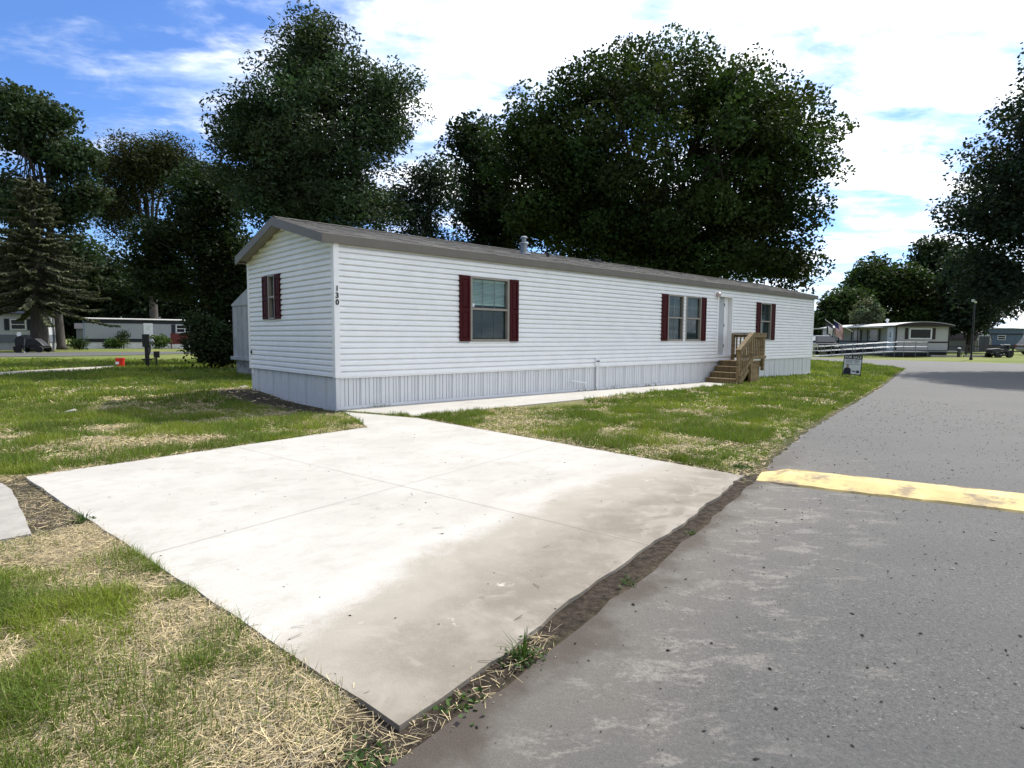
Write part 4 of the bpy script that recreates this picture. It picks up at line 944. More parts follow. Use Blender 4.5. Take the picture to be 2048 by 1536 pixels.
def spruce():
    rg = np.random.default_rng(81); bx, by = -35.6, 45.5; H = 13.0; z0 = g0(bx, by)
    T = empty('spruce_tree', (bx, by, z0), 0, 'large drooping spruce tree with thick trunk at the left edge', 'tree', 'trees standing behind the homes')
    tr = MB(); tr.tube([(0, 0, -.1), (0, 0, .4), (0, 0, 3), (0, 0, 9), (0, 0, H)], [.95, .62, .48, .26, .02], 12)
    P_, D_, S_ = [], [], []
    z = 3.7
    while z < H - .2:
        f = (z - 3.7) / (H - 3.7); L = (4.7 * (1 - f) ** .75 + .3) * rg.uniform(.85, 1.1); nb = 9 if f < .6 else 6; a0 = rg.random() * 6.28
        for k in range(nb):
            a = a0 + 2 * math.pi * k / nb + rg.normal(0, .15); Lk = L * rg.uniform(.5, 1.2); dr = rg.uniform(.25, .5) * (1 - f) + .06
            t = np.linspace(0, 1, 7); rad = Lk * t; zz = z - dr * Lk * (t ** 1.2) + .16 * Lk * t ** 4
            pts = np.stack([np.cos(a) * rad, np.sin(a) * rad, zz], 1); tr.tube([tuple(p) for p in pts], list(.055 * (1 - t) * (1 - f * .6) + .008), 4, False)
            m = int(95 * Lk); tt = rg.uniform(.12, 1, m) ** .8; bp = np.stack([np.interp(tt, t, pts[:, i]) for i in range(3)], 1)
            side = np.array([-np.sin(a), np.cos(a), 0]); sgn = rg.choice([-1, 1], m)[:, None]; out = np.array([np.cos(a), np.sin(a), -.2])
            dd = side * sgn * rg.uniform(.3, 1, (m, 1)) + out * rg.uniform(.4, 1, (m, 1)) + np.array([0, 0, -1]) * rg.uniform(.15, .8, (m, 1))
            dd /= np.linalg.norm(dd, axis=1)[:, None]; P_.append(bp); D_.append(dd); S_.append(.50 * (1 - .55 * tt) * rg.uniform(.7, 1.3, m))
        z += .42 + .1 * f
    P_ = np.concatenate(P_); D_ = np.concatenate(D_); S_ = np.concatenate(S_)[:, None]; n = len(P_)
    sd_ = np.cross(D_, rg.normal(size=(n, 3)) + np.array([0, 0, .8])); sd_ /= np.linalg.norm(sd_, axis=1)[:, None]
    V = np.empty((n, 4, 3)); V[:, 0] = P_; V[:, 1] = P_ + D_ * S_ * .5 + sd_ * .07; V[:, 2] = P_ + D_ * S_; V[:, 3] = P_ + D_ * S_ * .5 - sd_ * .07
    c = rg.uniform(.7, 1.4, n)[:, None] * np.array([[.062, .070, .036]]); tips = rg.random(n) < .2; c[tips] *= 1.6
    npmesh('crown', V.reshape(-1, 3), 4, m_needle, np.repeat(c, 4, 0), T); tr.build('trunk', m_barkg, T, smooth=True)
spruce()

# ------------------------------------------------------------------ grass and straw
NOGO = [DRIVE, WALK, ROAD, HOUSE, SLAB, LROAD, LPATH]
def allowed(x, y):
    k = np.ones(len(x), bool)
    for p_ in NOGO: k &= ~inpoly(x, y, p_)
    return k
def scatter(x0, x1, y0, y1, dens, rg):
    n = int((x1 - x0) * (y1 - y0) * dens); x = rg.uniform(x0, x1, n); y = rg.uniform(y0, y1, n)
    vis = (np.abs(x) < .93 * y + .8); x, y = x[vis], y[vis]; k = allowed(x, y); return x[k], y[k]
def groundz(x, y): return gz(x, y) + .03 * (fbm(x, y, 2.5, 40) - .5) * np.exp(-np.hypot(x, y) / 30)
def tuft_field(x, y): return sstep(.42, .60, fbm(x, y, .55, 61, 3)) * .9 + sstep(.48, .62, fbm(x, y, .12, 66, 2)) * .5
def make_grass(name, label, tiers, seed):
    rg = np.random.default_rng(seed); VV, CC = [], []
    for (x0, x1, y0, y1, dens, h, wd) in tiers:
        x, y = scatter(x0, x1, y0, y1, dens, rg); s = straw_mask(x, y); d = dirt_mask(x, y); tf = tuft_field(x, y)
        keep = rg.random(len(x)) < np.clip((1 - .93 * s) * (.22 + .85 * tf) * (1 - .985 * sstep(.25, .7, d)) + .02 * (1 - d), 0, 1); x, y, tf = x[keep], y[keep], tf[keep]; n = len(x)
        z = groundz(x, y); hh = h * rg.uniform(.45, 1.25, n) * (.55 + .7 * np.clip(tf, 0, 1.3)); a = rg.uniform(0, 2 * np.pi, n); b = a + rg.normal(0, .6, n); ln = rg.uniform(.15, 1.0, n)
        base = np.stack([x, y, z - .004], 1); sd_ = np.stack([-np.sin(a), np.cos(a), np.zeros(n)], 1) * (wd * rg.uniform(.7, 1.3, n))[:, None]
        ld_ = np.stack([np.cos(b), np.sin(b), np.zeros(n)], 1)
        mid = base + ld_ * (hh * ln * .25)[:, None] + np.array([0, 0, 1]) * (hh * .6)[:, None]
        tip = base + ld_ * (hh * ln * .95)[:, None] + np.array([0, 0, 1]) * (hh * (1 - .3 * ln ** 2))[:, None]
        two = y0 < 5.0
        if two:
            V = np.empty((n, 8, 3)); V[:, 0] = base - sd_; V[:, 1] = base + sd_; V[:, 2] = mid + sd_ * .8; V[:, 3] = mid - sd_ * .8; V[:, 4] = mid - sd_ * .8; V[:, 5] = mid + sd_ * .8; V[:, 6] = tip + sd_ * .12; V[:, 7] = tip - sd_ * .12
        else:
            V = np.empty((n, 4, 3)); V[:, 0] = base - sd_; V[:, 1] = base + sd_; V[:, 2] = tip + sd_ * .2; V[:, 3] = tip - sd_ * .2
        pat = fbm(x, y, .9, 77, 3)[:, None]; yel = (rg.random(n) < .12)[:, None]
        c = np.array([[.122, .178, .028]]) * (.6 + .9 * pat) * rg.uniform(.65, 1.35, (n, 1)) + np.array([[.050, .030, .0]]) * sstep(.45, .7, pat)
        c = np.where(yel, np.array([[.22, .19, .09]]) * rg.uniform(.7, 1.2, (n, 1)), c); VV.append(V.reshape(-1, 3)); CC.append(np.repeat(c, 8 if two else 4, 0))
    o = npmesh(name, np.concatenate(VV), 4, m_grass, np.concatenate(CC)); tag(o, label, 'grass', kind='stuff'); return o
def make_straw(name, label, tiers, seed):
    rg = np.random.default_rng(seed); VV, CC = [], []
    for (x0, x1, y0, y1, dens, L, wd) in tiers:
        x, y = scatter(x0, x1, y0, y1, dens, rg); s = straw_mask(x, y); d = dirt_mask(x, y)
        keep = rg.random(len(x)) < np.clip(s * 1.05 + .10, 0, 1) * (1 - .85 * sstep(.35, .8, d)); x, y = x[keep], y[keep]; n = len(x)
        z = groundz(x, y) + rg.uniform(.002, .022, n); a = rg.uniform(0, 2 * np.pi, n); pt = rg.normal(0, .16, n); ll = L * rg.uniform(.35, 1.3, n)
        dd = np.stack([np.cos(a) * np.cos(pt), np.sin(a) * np.cos(pt), np.sin(np.abs(pt))], 1) * ll[:, None]; sd_ = np.stack([-np.sin(a), np.cos(a), rg.normal(0, .4, n)], 1) * (wd * rg.uniform(.6, 1.3, n))[:, None]
        p = np.stack([x, y, z], 1); V = np.empty((n, 4, 3)); V[:, 0] = p - sd_; V[:, 1] = p + sd_; V[:, 2] = p + dd + sd_; V[:, 3] = p + dd - sd_
        c = np.array([[.64, .52, .31]]) * rg.uniform(.45, 1.15, (n, 1)); gy = rg.random(n) < .25; c[gy] = np.array([[.30, .26, .20]]) * rg.uniform(.5, 1.2, (gy.sum(), 1))
        VV.append(V.reshape(-1, 3)); CC.append(np.repeat(c, 4, 0))
    o = npmesh(name, np.concatenate(VV), 4, m_straw, np.concatenate(CC)); tag(o, label, 'straw', kind='stuff'); return o
make_grass('lawn_grass', 'patchy green grass blades covering the lawns', [
    (-5.2, .2, 1.4, 5.6, 21000, .060, .0013), (-9, -1.2, 5.2, 11, 6500, .070, .0038), (-16, -3, 11, 20, 1500, .085, .010),
    (-26, -9, 20, 31, 260, .09, .02),
    (-1.8, 6.0, 5.2, 11, 7500, .072, .0038), (1.5, 12, 11, 18, 2400, .080, .0085), (5, 20, 18, 40, 380, .08, .016)], 101)
make_straw('straw_mulch', 'dry tan straw mulch scattered over the lawns', [
    (-5.2, .2, 1.4, 5.6, 17000, .060, .0009), (-9, -1.2, 5.2, 11, 3600, .075, .0024), (-14, -3, 11, 17, 500, .10, .007),
    (-1.8, 6.0, 5.2, 11, 4200, .075, .0024), (1.5, 12, 11, 18, 1000, .10, .006)], 102)

# ------------------------------------------------------------------ weeds, pebbles, twigs
def weed(name, label, base, n, h, seed, broad=0):
    rg = np.random.default_rng(seed); bx, by = base; z0 = float(groundz(np.array([bx]), np.array([by]))[0])
    a = rg.uniform(0, 2 * np.pi, n); r0 = rg.uniform(0, .035, n); hh = h * rg.uniform(.35, 1.1, n); ln = rg.uniform(.1, .9, n)
    b = np.stack([np.cos(a) * r0, np.sin(a) * r0, np.full(n, -.01)], 1); out = np.stack([np.cos(a), np.sin(a), np.zeros(n)], 1); sd_ = np.stack([-np.sin(a), np.cos(a), np.zeros(n)], 1) * .0032
    upv = np.array([0, 0, 1.]); m1 = b + out * (hh * ln * .25)[:, None] + upv * (hh * .55)[:, None]; tp = b + out * (hh * ln)[:, None] + upv * (hh * (1 - .35 * ln))[:, None]
    V = np.empty((n, 2, 4, 3)); V[:, 0, 0] = b - sd_; V[:, 0, 1] = b + sd_; V[:, 0, 2] = m1 + sd_; V[:, 0, 3] = m1 - sd_; V[:, 1, 0] = m1 - sd_; V[:, 1, 1] = m1 + sd_; V[:, 1, 2] = tp + sd_ * .1; V[:, 1, 3] = tp - sd_ * .1
    c = np.array([[.055, .095, .022]]) * rg.uniform(.6, 1.5, (n, 1)); T = empty(name, (bx, by, z0), 0, label, 'weed')
    npmesh('blades', V.reshape(-1, 3), 4, m_grass, np.repeat(c, 8, 0), T)
    if broad:
        p = rg.normal(0, .045, (broad, 3)); p[:, 2] = rg.uniform(.0, .04, broad); cc = np.array([[.060, .100, .030]]) * rg.uniform(.6, 1.4, (broad, 1))
        npmesh('leaves', leaf_quads(p, rg.uniform(.014, .032, broad), rg, 2.0, .7), 4, m_grass, np.repeat(cc, 4, 0), T)
    return T
weed('grass_tuft', 'upright grassy weed tuft in the gutter at the drive edge', (.05, 2.31), 46, .15, 201, 120)
weed('gutter_weed', 'low leafy weed in the gutter below the tall tuft', (-.16, 2.0), 14, .05, 202, 80)
weed('gutter_weed', 'sparse weed in the gutter at the near corner of the drive', (-.44, 1.72), 24, .06, 203, 110)
weed('gutter_weed', 'patch of small weeds half way along the gutter', (.62, 3.08), 34, .05, 204, 20)
weed('gutter_weed', 'thin weeds in the far part of the gutter', (1.18, 3.86), 30, .05, 205, 10)
weed('clover_clump', 'bushy clover clump at the lawn corner beside the yellow hump', (2.26, 5.86), 30, .10, 206, 620)
weed('broadleaf_weed', 'green weed sprawling over the left edge of the drive', (-2.92, 4.02), 26, .14, 207, 90)

def rocks(name, label, pts, sizes, mat, cat, flat=.6, seed=1):
    rg = np.random.default_rng(seed); base = np.array([(1, 0, 0), (-1, 0, 0), (0, 1, 0), (0, -1, 0), (0, 0, 1), (0, 0, -1)], float)
    tri = [(0, 2, 4), (2, 1, 4), (1, 3, 4), (3, 0, 4), (2, 0, 5), (1, 2, 5), (3, 1, 5), (0, 3, 5)]
    n = len(pts); V = base[None] * rg.uniform(.55, 1.2, (n, 6, 1)) * sizes[:, None, None]; V[..., 2] *= flat; V[..., 0] *= rg.uniform(.9, 2.2, (n, 1))
    a = rg.uniform(0, 6.28, n); ca, sa = np.cos(a)[:, None], np.sin(a)[:, None]; x = V[..., 0] * ca - V[..., 1] * sa; y = V[..., 0] * sa + V[..., 1] * ca
    V = np.stack([x, y, V[..., 2]], -1) + pts[:, None]; F_ = np.concatenate([V[:, list(t)] for t in tri], 1).reshape(-1, 3)
    c = np.repeat(rg.choice([.025, .04, .065, .30], n, p=[.4, .3, .2, .1]), 24)[:, None] * np.array([[1, .95, .88]])
    o = npmesh(name, F_, 3, mat, c); tag(o, label, cat, kind='stuff')
rg = np.random.default_rng(300)
x = rg.uniform(-.2, 9, 5000); y = 1.5 + 12 * rg.random(5000) ** 1.4; k = inpoly(x, y, ROAD) & (x < .95 * y + .3); x, y = x[k], y[k]
rocks('road_grit', 'loose dark grit and small clods scattered on the asphalt', np.stack([x, y, gz(x, y) + .015], 1), .0018 + .0062 * rg.random(len(x)) ** 6 + .0005 * y, m_straw, 'grit', .55, 5)
x = rg.uniform(-4.2, 2, 420); y = rg.uniform(1.9, 8.5, 420); k = inpoly(x, y, DRIVE); x, y = x[k], y[k]
rocks('drive_grit', 'specks of dark grit on the pale concrete drive', np.stack([x, y, np.full(len(x), .024)], 1), .002 + .006 * rg.random(len(x)) ** 4, m_straw, 'grit', .5, 6)
# twigs and clippings on the drive
n = 130; x = rg.uniform(-4.2, 2.0, n); y = rg.uniform(2.2, 8.4, n); k = inpoly(x, y, DRIVE); x, y = x[k], y[k]; n = len(x)
a = rg.normal(R(10), .7, n); L_ = rg.uniform(.02, .075, n); dv = np.stack([np.cos(a), np.sin(a), np.zeros(n)], 1) * L_[:, None]; sv_ = np.stack([-np.sin(a), np.cos(a), np.zeros(n)], 1) * .0018
p = np.stack([x, y, np.full(n, .026)], 1); V = np.empty((n, 4, 3)); V[:, 0] = p - sv_; V[:, 1] = p + sv_; V[:, 2] = p + dv + sv_; V[:, 3] = p + dv - sv_; V[:, 2:, 2] += .004
o = npmesh('grass_clippings', V.reshape(-1, 3), 4, m_straw, np.repeat(np.array([[.10, .095, .06]]) * rg.uniform(.4, 1.3, (n, 1)), 4, 0)); tag(o, 'dry clippings strewn over the pale concrete drive', 'clippings', kind='stuff')

# ------------------------------------------------------------------ neighbouring homes
def simple_window(parent, fn, u0, u1, z0, z1, frame=.06, fm=None, rail=True):
    bx = place_face(fn); mb = MB()
    bx(mb, u0, u0 + frame, -.02, .05, z0, z1); bx(mb, u1 - frame, u1, -.02, .05, z0, z1); bx(mb, u0 + frame, u1 - frame, -.02, .049, z0, z0 + frame); bx(mb, u0 + frame, u1 - frame, -.02, .049, z1 - frame, z1)
    if rail: bx(mb, u0 + frame, u1 - frame, -.02, .04, (z0 + z1) / 2 - .025, (z0 + z1) / 2 + .025)
    wn = mb.build('window', fm or m_white, parent); mb = MB(); bx(mb, u0 + frame, u1 - frame, .004, .012, z0 + frame, z1 - frame); mb.build('pane', m_dkglass, wn); return wn
m_dkglass = P('dark_glass', (.010, .012, .014), .08, .2, spec=.5)
def plain_home(name, label, origin, rz, L, W, z0, z1, rise, wallm, bandm, roofm, skirtm, curved=False, panels=0, over=.2):
    T = empty(name, (origin[0], origin[1], g0(*origin)), rz, label, 'mobile home')
    MB().box(0, L, 0, W, z0, z1).build('wall', wallm, T)
    MB().box(.05, L - .05, .05, W - .05, -.1, z0).build('skirting', skirtm, T)
    n = 10 if curved else 2; pts = [(-over, z1)]
    for k in range(n + 1):
        t = k / n; yy = -over + (W + 2 * over) * t; zz = z1 + rise * (math.sin(math.pi * t) if curved else 1 - abs(2 * t - 1)); pts.append((yy, zz + .06))
    pts.append((W + over, z1))
    rf = MB().prism(pts, lambda a, b: (-over, a, b), lambda a, b: (L + over, a, b)).build('roof', roofm, T)
    if bandm:
        for za, zb in ((z1 - .36, z1 - .01), (z0 - .02, z0 + .30)): MB().box(-.012, L + .012, -.012, W + .012, za, zb).build('trim_band', bandm, T)
    if panels:
        nn = int(L / panels)
        for k in range(nn + 1): MB().box(k * panels - .012, k * panels + .012, -.010, .0, z0 + (.31 if bandm else 0), z1 - (.37 if bandm else 0)).build('wall_batten', wallm, T)
    return T
m_greyw = P('grey_siding', (.33, .35, .37), .6, .06); m_navy = P('navy_trim', (.014, .017, .026), .5, .15); m_tin = P('tin_roof', (.52, .51, .48), .5, .08)
gt = plain_home('trailer_home', 'grey trailer home with dark bands and a flat pale roof across the left road', (-40.0, 56.6), R(38), 13.0, 3.7, .62, 2.75, .12, m_greyw, m_navy, m_tin, m_white, True, 1.22)
fl = lambda u, d, z: (u, -d, z)
simple_window(gt, fl, 7.55, 8.35, 1.55, 2.35); bxf = place_face(fl)
MB().box(7.12, 7.45, -.03, 0, 1.3, 2.36).build('shutter', m_navy, gt)
dd_ = MB().box(4.7, 5.5, -.045, 0, .55, 2.45).build('door', m_white, gt); MB().box(4.95, 5.25, -.055, -.046, 1.75, 2.2).build('door_pane', m_blind, dd_)
for k, (xx, hh_) in enumerate(((10.7, 1.0), (11.0, .5), (3.0, .15), (6.3, .2))): MB().lathe([(.05, 0), (.05, hh_), (.08, hh_ + .02), (.0, hh_ + .08)], 10, (xx, 1.2, 2.85)).build('roof_vent', m_galv, gt)
pr = empty('porch_steps', (-34.15, 60.0, g0(-34.15, 60.0)), R(38), 'dark red wooden porch with rail at the grey trailer', 'porch'); mred = P('maroon_paint', (.11, .014, .016), .6, .2)
MB().box(0, 2.4, -1.2, -.05, .45, .6).build('deck', mred, pr); MB().box(0, 2.4, -1.2, -1.16, .6, 1.5).build('rail_panel', mred, pr)
for xx in (0.0, 1.15, 2.3): MB().box(xx, xx + .09, -1.19, -1.10, -.05, .45).build('post', mred, pr)
wl = plain_home('trailer_home', 'pale two tone trailer home partly hidden by the spruce at the left edge', (-46.5, 46.0), R(26), 9.0, 3.8, .75, 2.9, .25, P('shaded_wall_white', (.42, .43, .45), .6, .08), None, m_dkroof, P('shaded_skirt', (.34, .35, .36), .7, .1))  # pale wall and skirt greyed, their shade painted into the base colours
MB().box(-.01, 9.01, -.014, 3.81, .62, 1.25).build('trim_band', P('blue_grey_band', (.13, .15, .18), .6, .08), wl)
for a, b in ((2.0, 2.9), (6.6, 7.6)): simple_window(wl, fl, a, b, 1.65, 2.5)
for a in (1.6, 2.95, 6.2, 7.68): MB().box(a, a + .32, -.03, 0, 1.6, 2.52).build('shutter', m_navy, wl)
MB().box(3.9, 4.8, -.04, 0, .7, 2.6).build('door', m_room, wl)
sh = empty('garden_shed', (-44.0, 61.0, 0), R(36), 'low grey shed with dark pitched roof between the two trailers', 'shed')
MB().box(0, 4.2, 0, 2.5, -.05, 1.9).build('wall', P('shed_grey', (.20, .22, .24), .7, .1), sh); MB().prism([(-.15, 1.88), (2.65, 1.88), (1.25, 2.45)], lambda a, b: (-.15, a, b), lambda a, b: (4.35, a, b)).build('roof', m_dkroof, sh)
MB().box(2.0, 2.03, -.012, 0, 0, 1.85).build('wall_batten', m_navy, sh); MB().box(.7, 1.5, -.02, 0, 0, 1.75).build('door', m_greyw, sh)
m_shadedw = P('shaded_white', (.34, .35, .36), .7, .15, 2)  # white darkened to grey: the trees' shade is put into the colour
# white home just behind, only its gable edge shows
ox, oy = h2w(2.0, 8.0)
wn2 = plain_home('trailer_home', 'white trailer home close behind the gable of the white home', (ox, oy), YAW, 12.0, 3.45, .58, 2.25, .52, m_shadedw, None, m_shadedw, P('lattice_skirt', (.30, .29, .27), .9, .35, 4), over=.03)
fgn = lambda u, d, z: (-d, u, z)
for k in range(9): MB().box(-.014, .0, k * .43 - .012, k * .43 + .012, .6, 2.24).build('wall_batten', m_shadedw, wn2)
MB().box(-.10, .02, -.05, 3.5, .50, .60).build('sill_beam', m_shadedw, wn2)

# ramp home across the road on the right
m_tan = P('tan_siding', (.42, .42, .40), .6, .05); m_brown = P('brown_trim', (.022, .017, .014), .6, .2); m_tinw = P('white_roof', (.60, .60, .58), .5, .05)
RX, RY, RZ = 31.75, 50.0, R(-6)
rh = empty('trailer_home', (RX, RY, g0(RX, RY)), RZ, 'pale trailer home with curved roof and big dark end window behind the ramp', 'mobile home')
RW, RL = 4.1, 15.0                                  # end wall along x, length along y
MB().box(0, RW, 0, RL, .48, 2.50).build('wall', m_tan, rh); MB().box(.05, RW - .05, .05, RL - .05, -.1, .48).build('skirting', m_dkroof, rh)
rp = [(-.28, 2.45)] + [(-.28 + (RW + .56) * k / 12, 2.52 + .30 * math.sin(math.pi * k / 12) ** .8) for k in range(13)] + [(RW + .28, 2.45)]
MB().prism(rp, lambda a, b: (a, -.25, b), lambda a, b: (a, RL + .2, b)).build('roof', m_brown, rh)
rp2 = [(a, b + .005) for a, b in rp[1:-1]] + [(a, b + .04) for a, b in rp[-2:0:-1]]
MB().prism(rp2, lambda a, b: (a, -.27, b), lambda a, b: (a, RL + .22, b)).build('roof_coating', m_tinw, rh)
MB().box(-.012, RW + .012, -.012, RL, 1.12, 1.24).build('trim_band', m_brown, rh); MB().box(-.02, RW + .02, -.02, RL, .44, .52).build('trim_band', m_brown, rh)
fr_ = lambda u, d, z: (u, -d, z)
simple_window(rh, fr_, 1.0, 2.75, 1.42, 2.32, .10, rail=False)
for a in (.68, 2.80): MB().box(a, a + .24, -.03, 0, 1.42, 2.34).build('shutter', m_brown, rh)
MB().box(-.03, .06, -.035, .06, .5, 2.5).build('corner_trim', m_brown, rh); MB().box(RW - .06, RW + .03, -.035, .06, .5, 2.5).build('corner_trim', m_brown, rh)
fs_ = lambda u, d, z: (-d, u, z)
dr_ = MB().box(-.05, 0, .35, 1.35, .5, 2.42).build('door', m_white, rh); MB().box(-.056, -.051, .75, .95, 1.6, 2.0).build('door_pane', m_dkglass, dr_)
for a, b in ((3.0, 4.6), (6.4, 7.8), (10, 11.2)): simple_window(rh, fs_, a, b, 1.3, 2.25)
for a in (2.6, 4.7, 6.0, 7.9): MB().box(-.03, 0, a, a + .3, 1.25, 2.28).build('shutter', m_brown, rh)
aw = MB(); aw.box(-2.3, -.0, 1.6, 13.5, 2.40, 2.47); aw.build('awning', m_tinw, rh)
for yy in (1.8, 5.6, 9.4, 13.2): MB().box(-2.25, -2.17, yy, yy + .08, -.05, 2.40).build('awning_post', m_brown, rh)
MB().lathe([(.08, 0), (.08, .35), (.14, .37), (.12, .50), (0, .52)], 12, (.8, 3.2, 2.66)).build('roof_vent', m_white, rh)
MB().lathe([(.2, 0), (.22, .12), (0, .22)], 12, (1.6, 9.5, 2.75)).build('roof_vent', m_brown, rh)

def ramp():
    T = empty('wheelchair_ramp', (RX, RY - 3.3, g0(RX, RY - 3.3)), R(-2), 'long silver metal wheelchair ramp with two rail handrail before the ramp home', 'ramp')
    x0, x1, x2 = -7.9, -1.9, .45; zb, zt = .06, .47
    MB().add([(x0, 0, zb), (x1, 0, zt), (x1, 1.2, zt), (x0, 1.2, zb), (x0, 0, zb - .09), (x1, 0, zt - .09), (x1, 1.2, zt - .09), (x0, 1.2, zb - .09)], [(0, 1, 2, 3), (7, 6, 5, 4), (0, 4, 5, 1), (1, 5, 6, 2), (2, 6, 7, 3), (3, 7, 4, 0)]).build('ramp_deck', m_alu, T)
    MB().box(x1 + .01, x2, 0, 2.9, zt - .09, zt).build('landing', m_alu, T); MB().box(x2 + .01, 4.6, 2.0, 2.9, zt - .07, zt).build('landing', m_alu, T)
    zr = lambda x: zb + (zt - zb) * (x - x0) / (x1 - x0) if x < x1 else zt
    for yy in (.03, 1.17):
        for h in (.36, .72):
            MB().tube([(x0, yy, zr(x0) + h), (x1, yy, zt + h)], .019, 8).build('rail', m_alu, T)
        for k in range(8):
            x = x0 + .2 + k * .8; MB().tube([(x, yy, -.08), (x, yy, zr(x) + .74)], .022, 6).build('post', m_alu, T)
    for h in (.36, .72): MB().tube([(x1, .03, zt + h), (x2, .03, zt + h)], .019, 8).build('rail', m_alu, T)
    for x in (x1 + .5, x1 + 1.4, x2 - .04): MB().tube([(x, .03, -.08), (x, .03, zt + .74)], .022, 6).build('post', m_alu, T)
    for x in (1.8, 3.2, 4.4): MB().tube([(x, 2.05, -.08), (x, 2.05, zt)], .025, 6).build('post', m_alu, T)
ramp()

# flags on slanting poles at the awning end
def flag(name, label, base, tip, w_, h_, pieces, pole):
    T = empty(name, base, 0, label, 'flag'); b = Vector((0, 0, 0)); t = Vector(tip) - Vector(base)
    MB().tube([tuple(b), tuple(t)], .018, 6).build('pole', pole, T); MB().lathe([(.0, 0), (.035, .02), (.035, .05), (0, .07)], 8, tuple(t)).build('finial', pole, T)
    d = -t.normalized()
    for nm, mat, u0, u1, v0, v1 in pieces:
        mb = MB(); nu = 6; vs = []
        for i in range(nu + 1):
            for j in (0, 1):
                u = u0 + (u1 - u0) * i / nu; v = (v0, v1)[j]          # u along the fall, v along the pole
                q = t + d * (.05 + v * h_) + Vector((.02, .06 * math.sin(u * 7 + v * 2), -u * w_)) + Vector((.10 * u, 0, 0)); vs.append(tuple(q))
        fcs = [(2 * i, 2 * i + 1, 2 * i + 3, 2 * i + 2) for i in range(nu)]
        mb.add(vs, fcs); o_ = mb.build(nm, mat, T); md = o_.modifiers.new('solid', 'SOLIDIFY'); md.thickness = .004
f_red = P('flag_red', (.36, .02, .03), .8, .1); f_wht = P('flag_white', (.62, .62, .62), .8, .05); f_blu = P('flag_blue', (.02, .025, .10), .8, .1)
pc = [('canton', f_blu, 0, .42, .0, .54)]
for k in range(13):
    pc.append(('stripe', f_red if k % 2 == 0 else f_wht, .42 if k < 7 else 0, 1.0, k / 13, (k + 1) / 13))
bxp = h2 = (RX - 2.2, RY + 3.0)
flag('national_flag', 'striped flag with dark blue canton hanging from a slanting pole', (29.0, 51.5, 1.9), (27.2, 51.2, 2.85), 1.25, .85, pc, m_white)
flag('garden_flag', 'dark flag with a pale flower shape on a slanting pole', (29.3, 53.5, 1.9), (27.5, 53.2, 2.95), 1.15, .8, [('cloth', m_navy, 0, 1, 0, 1), ('emblem', f_wht, .35, .95, .2, .85)], m_white)
for o_ in [o for o in bpy.data.objects if o.name.startswith('emblem')]: o_.location = (0, -.03, 0)

# ------------------------------------------------------------------ vehicles and small things
def wheel(parent, x, y, r, w_, name='wheel'):
    o_ = MB().lathe([(r * .55, -w_ / 2), (r * .97, -w_ / 2), (r, -w_ * .3), (r, w_ * .3), (r * .97, w_ / 2), (r * .55, w_ / 2)], 20).build(name, m_tire, parent, loc=(x, y, r), rot=(R(90), 0, 0))
    MB().lathe([(.0, -w_ * .45), (r * .56, -w_ * .42), (r * .56, w_ * .42), (.0, w_ * .45)], 16).build('rim', m_galv, o_)
    return o_
def car(name, label, loc, rz, paint, suv=True):
    T = empty(name, (loc[0], loc[1], g0(*loc)), rz, label, 'car'); hw = .88; zr_ = 1.72 if suv else 1.42
    side = [(-2.2, .42), (-2.25, .75), (-2.15, .98), (-1.1, 1.06), (1.9 if suv else 1.3, 1.08), (2.2, 1.0), (2.25, .5), (2.1, .35), (-2.0, .32)]
    MB().prism(side, lambda a, b: (a, -hw, b), lambda a, b: (a, hw, b)).build('body', paint, T, bevel=.06)
    cabin = [(-1.15, 1.05), (-.45, zr_ - .06), (-.2, zr_), (1.75 if suv else .9, zr_ - .02), (2.08 if suv else 1.6, 1.06)]
    MB().prism(cabin, lambda a, b: (a, -hw * (.98 if b < 1.2 else .84), b), lambda a, b: (a, hw * (.98 if b < 1.2 else .84), b)).build('cabin', paint, T, bevel=.04)
    for s in (-1, 1):
        gl = [(-.95, 1.12), (-.38, zr_ - .12), (.45, zr_ - .10), (.45, 1.12)]; gl2 = [(.53, 1.12), (.53, zr_ - .10), (1.6 if suv else .95, zr_ - .12), (1.85 if suv else 1.35, 1.12)]
        for g_ in (gl, gl2): MB().prism(g_, lambda a, b: (a, s * hw * (.99 if b < 1.2 else .86), b), lambda a, b: (a, s * hw * (1.0 if b < 1.2 else .87), b)).build('side_window', m_dkglass, T)
    MB().add([(-1.16, -hw * .86, 1.12), (-1.16, hw * .86, 1.12), (-.49, hw * .74, zr_ - .08), (-.49, -hw * .74, zr_ - .08)], [(0, 1, 2, 3)]).build('windshield', m_dkglass, T)
    for s in (-1, 1):
        wheel(T, -1.35, s * .80, .34, .22); wheel(T, 1.40, s * .80, .34, .22)
        MB().box(-2.265, -2.2, s * .62 - .16, s * .62 + .16, .68, .84).build('headlight', m_white, T); MB().box(2.2, 2.262, s * .72 - .1, s * .72 + .1, .7, .95).build('tail_light', m_plastic_red, T)
        MB().box(-.95, -.78, s * hw, s * (hw + .18), 1.08, 1.24).build('mirror', paint, T)
    MB().box(-2.28, -2.18, -.5, .5, .5, .7).build('grille', m_black, T)
    return T
car('parked_suv', 'black parked SUV seen past the far end of the white home', (28.6, 55.5), R(75), P('black_paint', (.014, .015, .017), .22, .1), True)
car('parked_car', 'white parked car standing behind the black SUV', (31.0, 63), R(70), P('white_car_paint', (.62, .63, .64), .25, .04), False)
car('parked_pickup', 'pale utility vehicle cut by the right edge behind the rail fence', (50.6, 57.0), R(165), P('silver_paint', (.35, .35, .34), .3, .06), True)

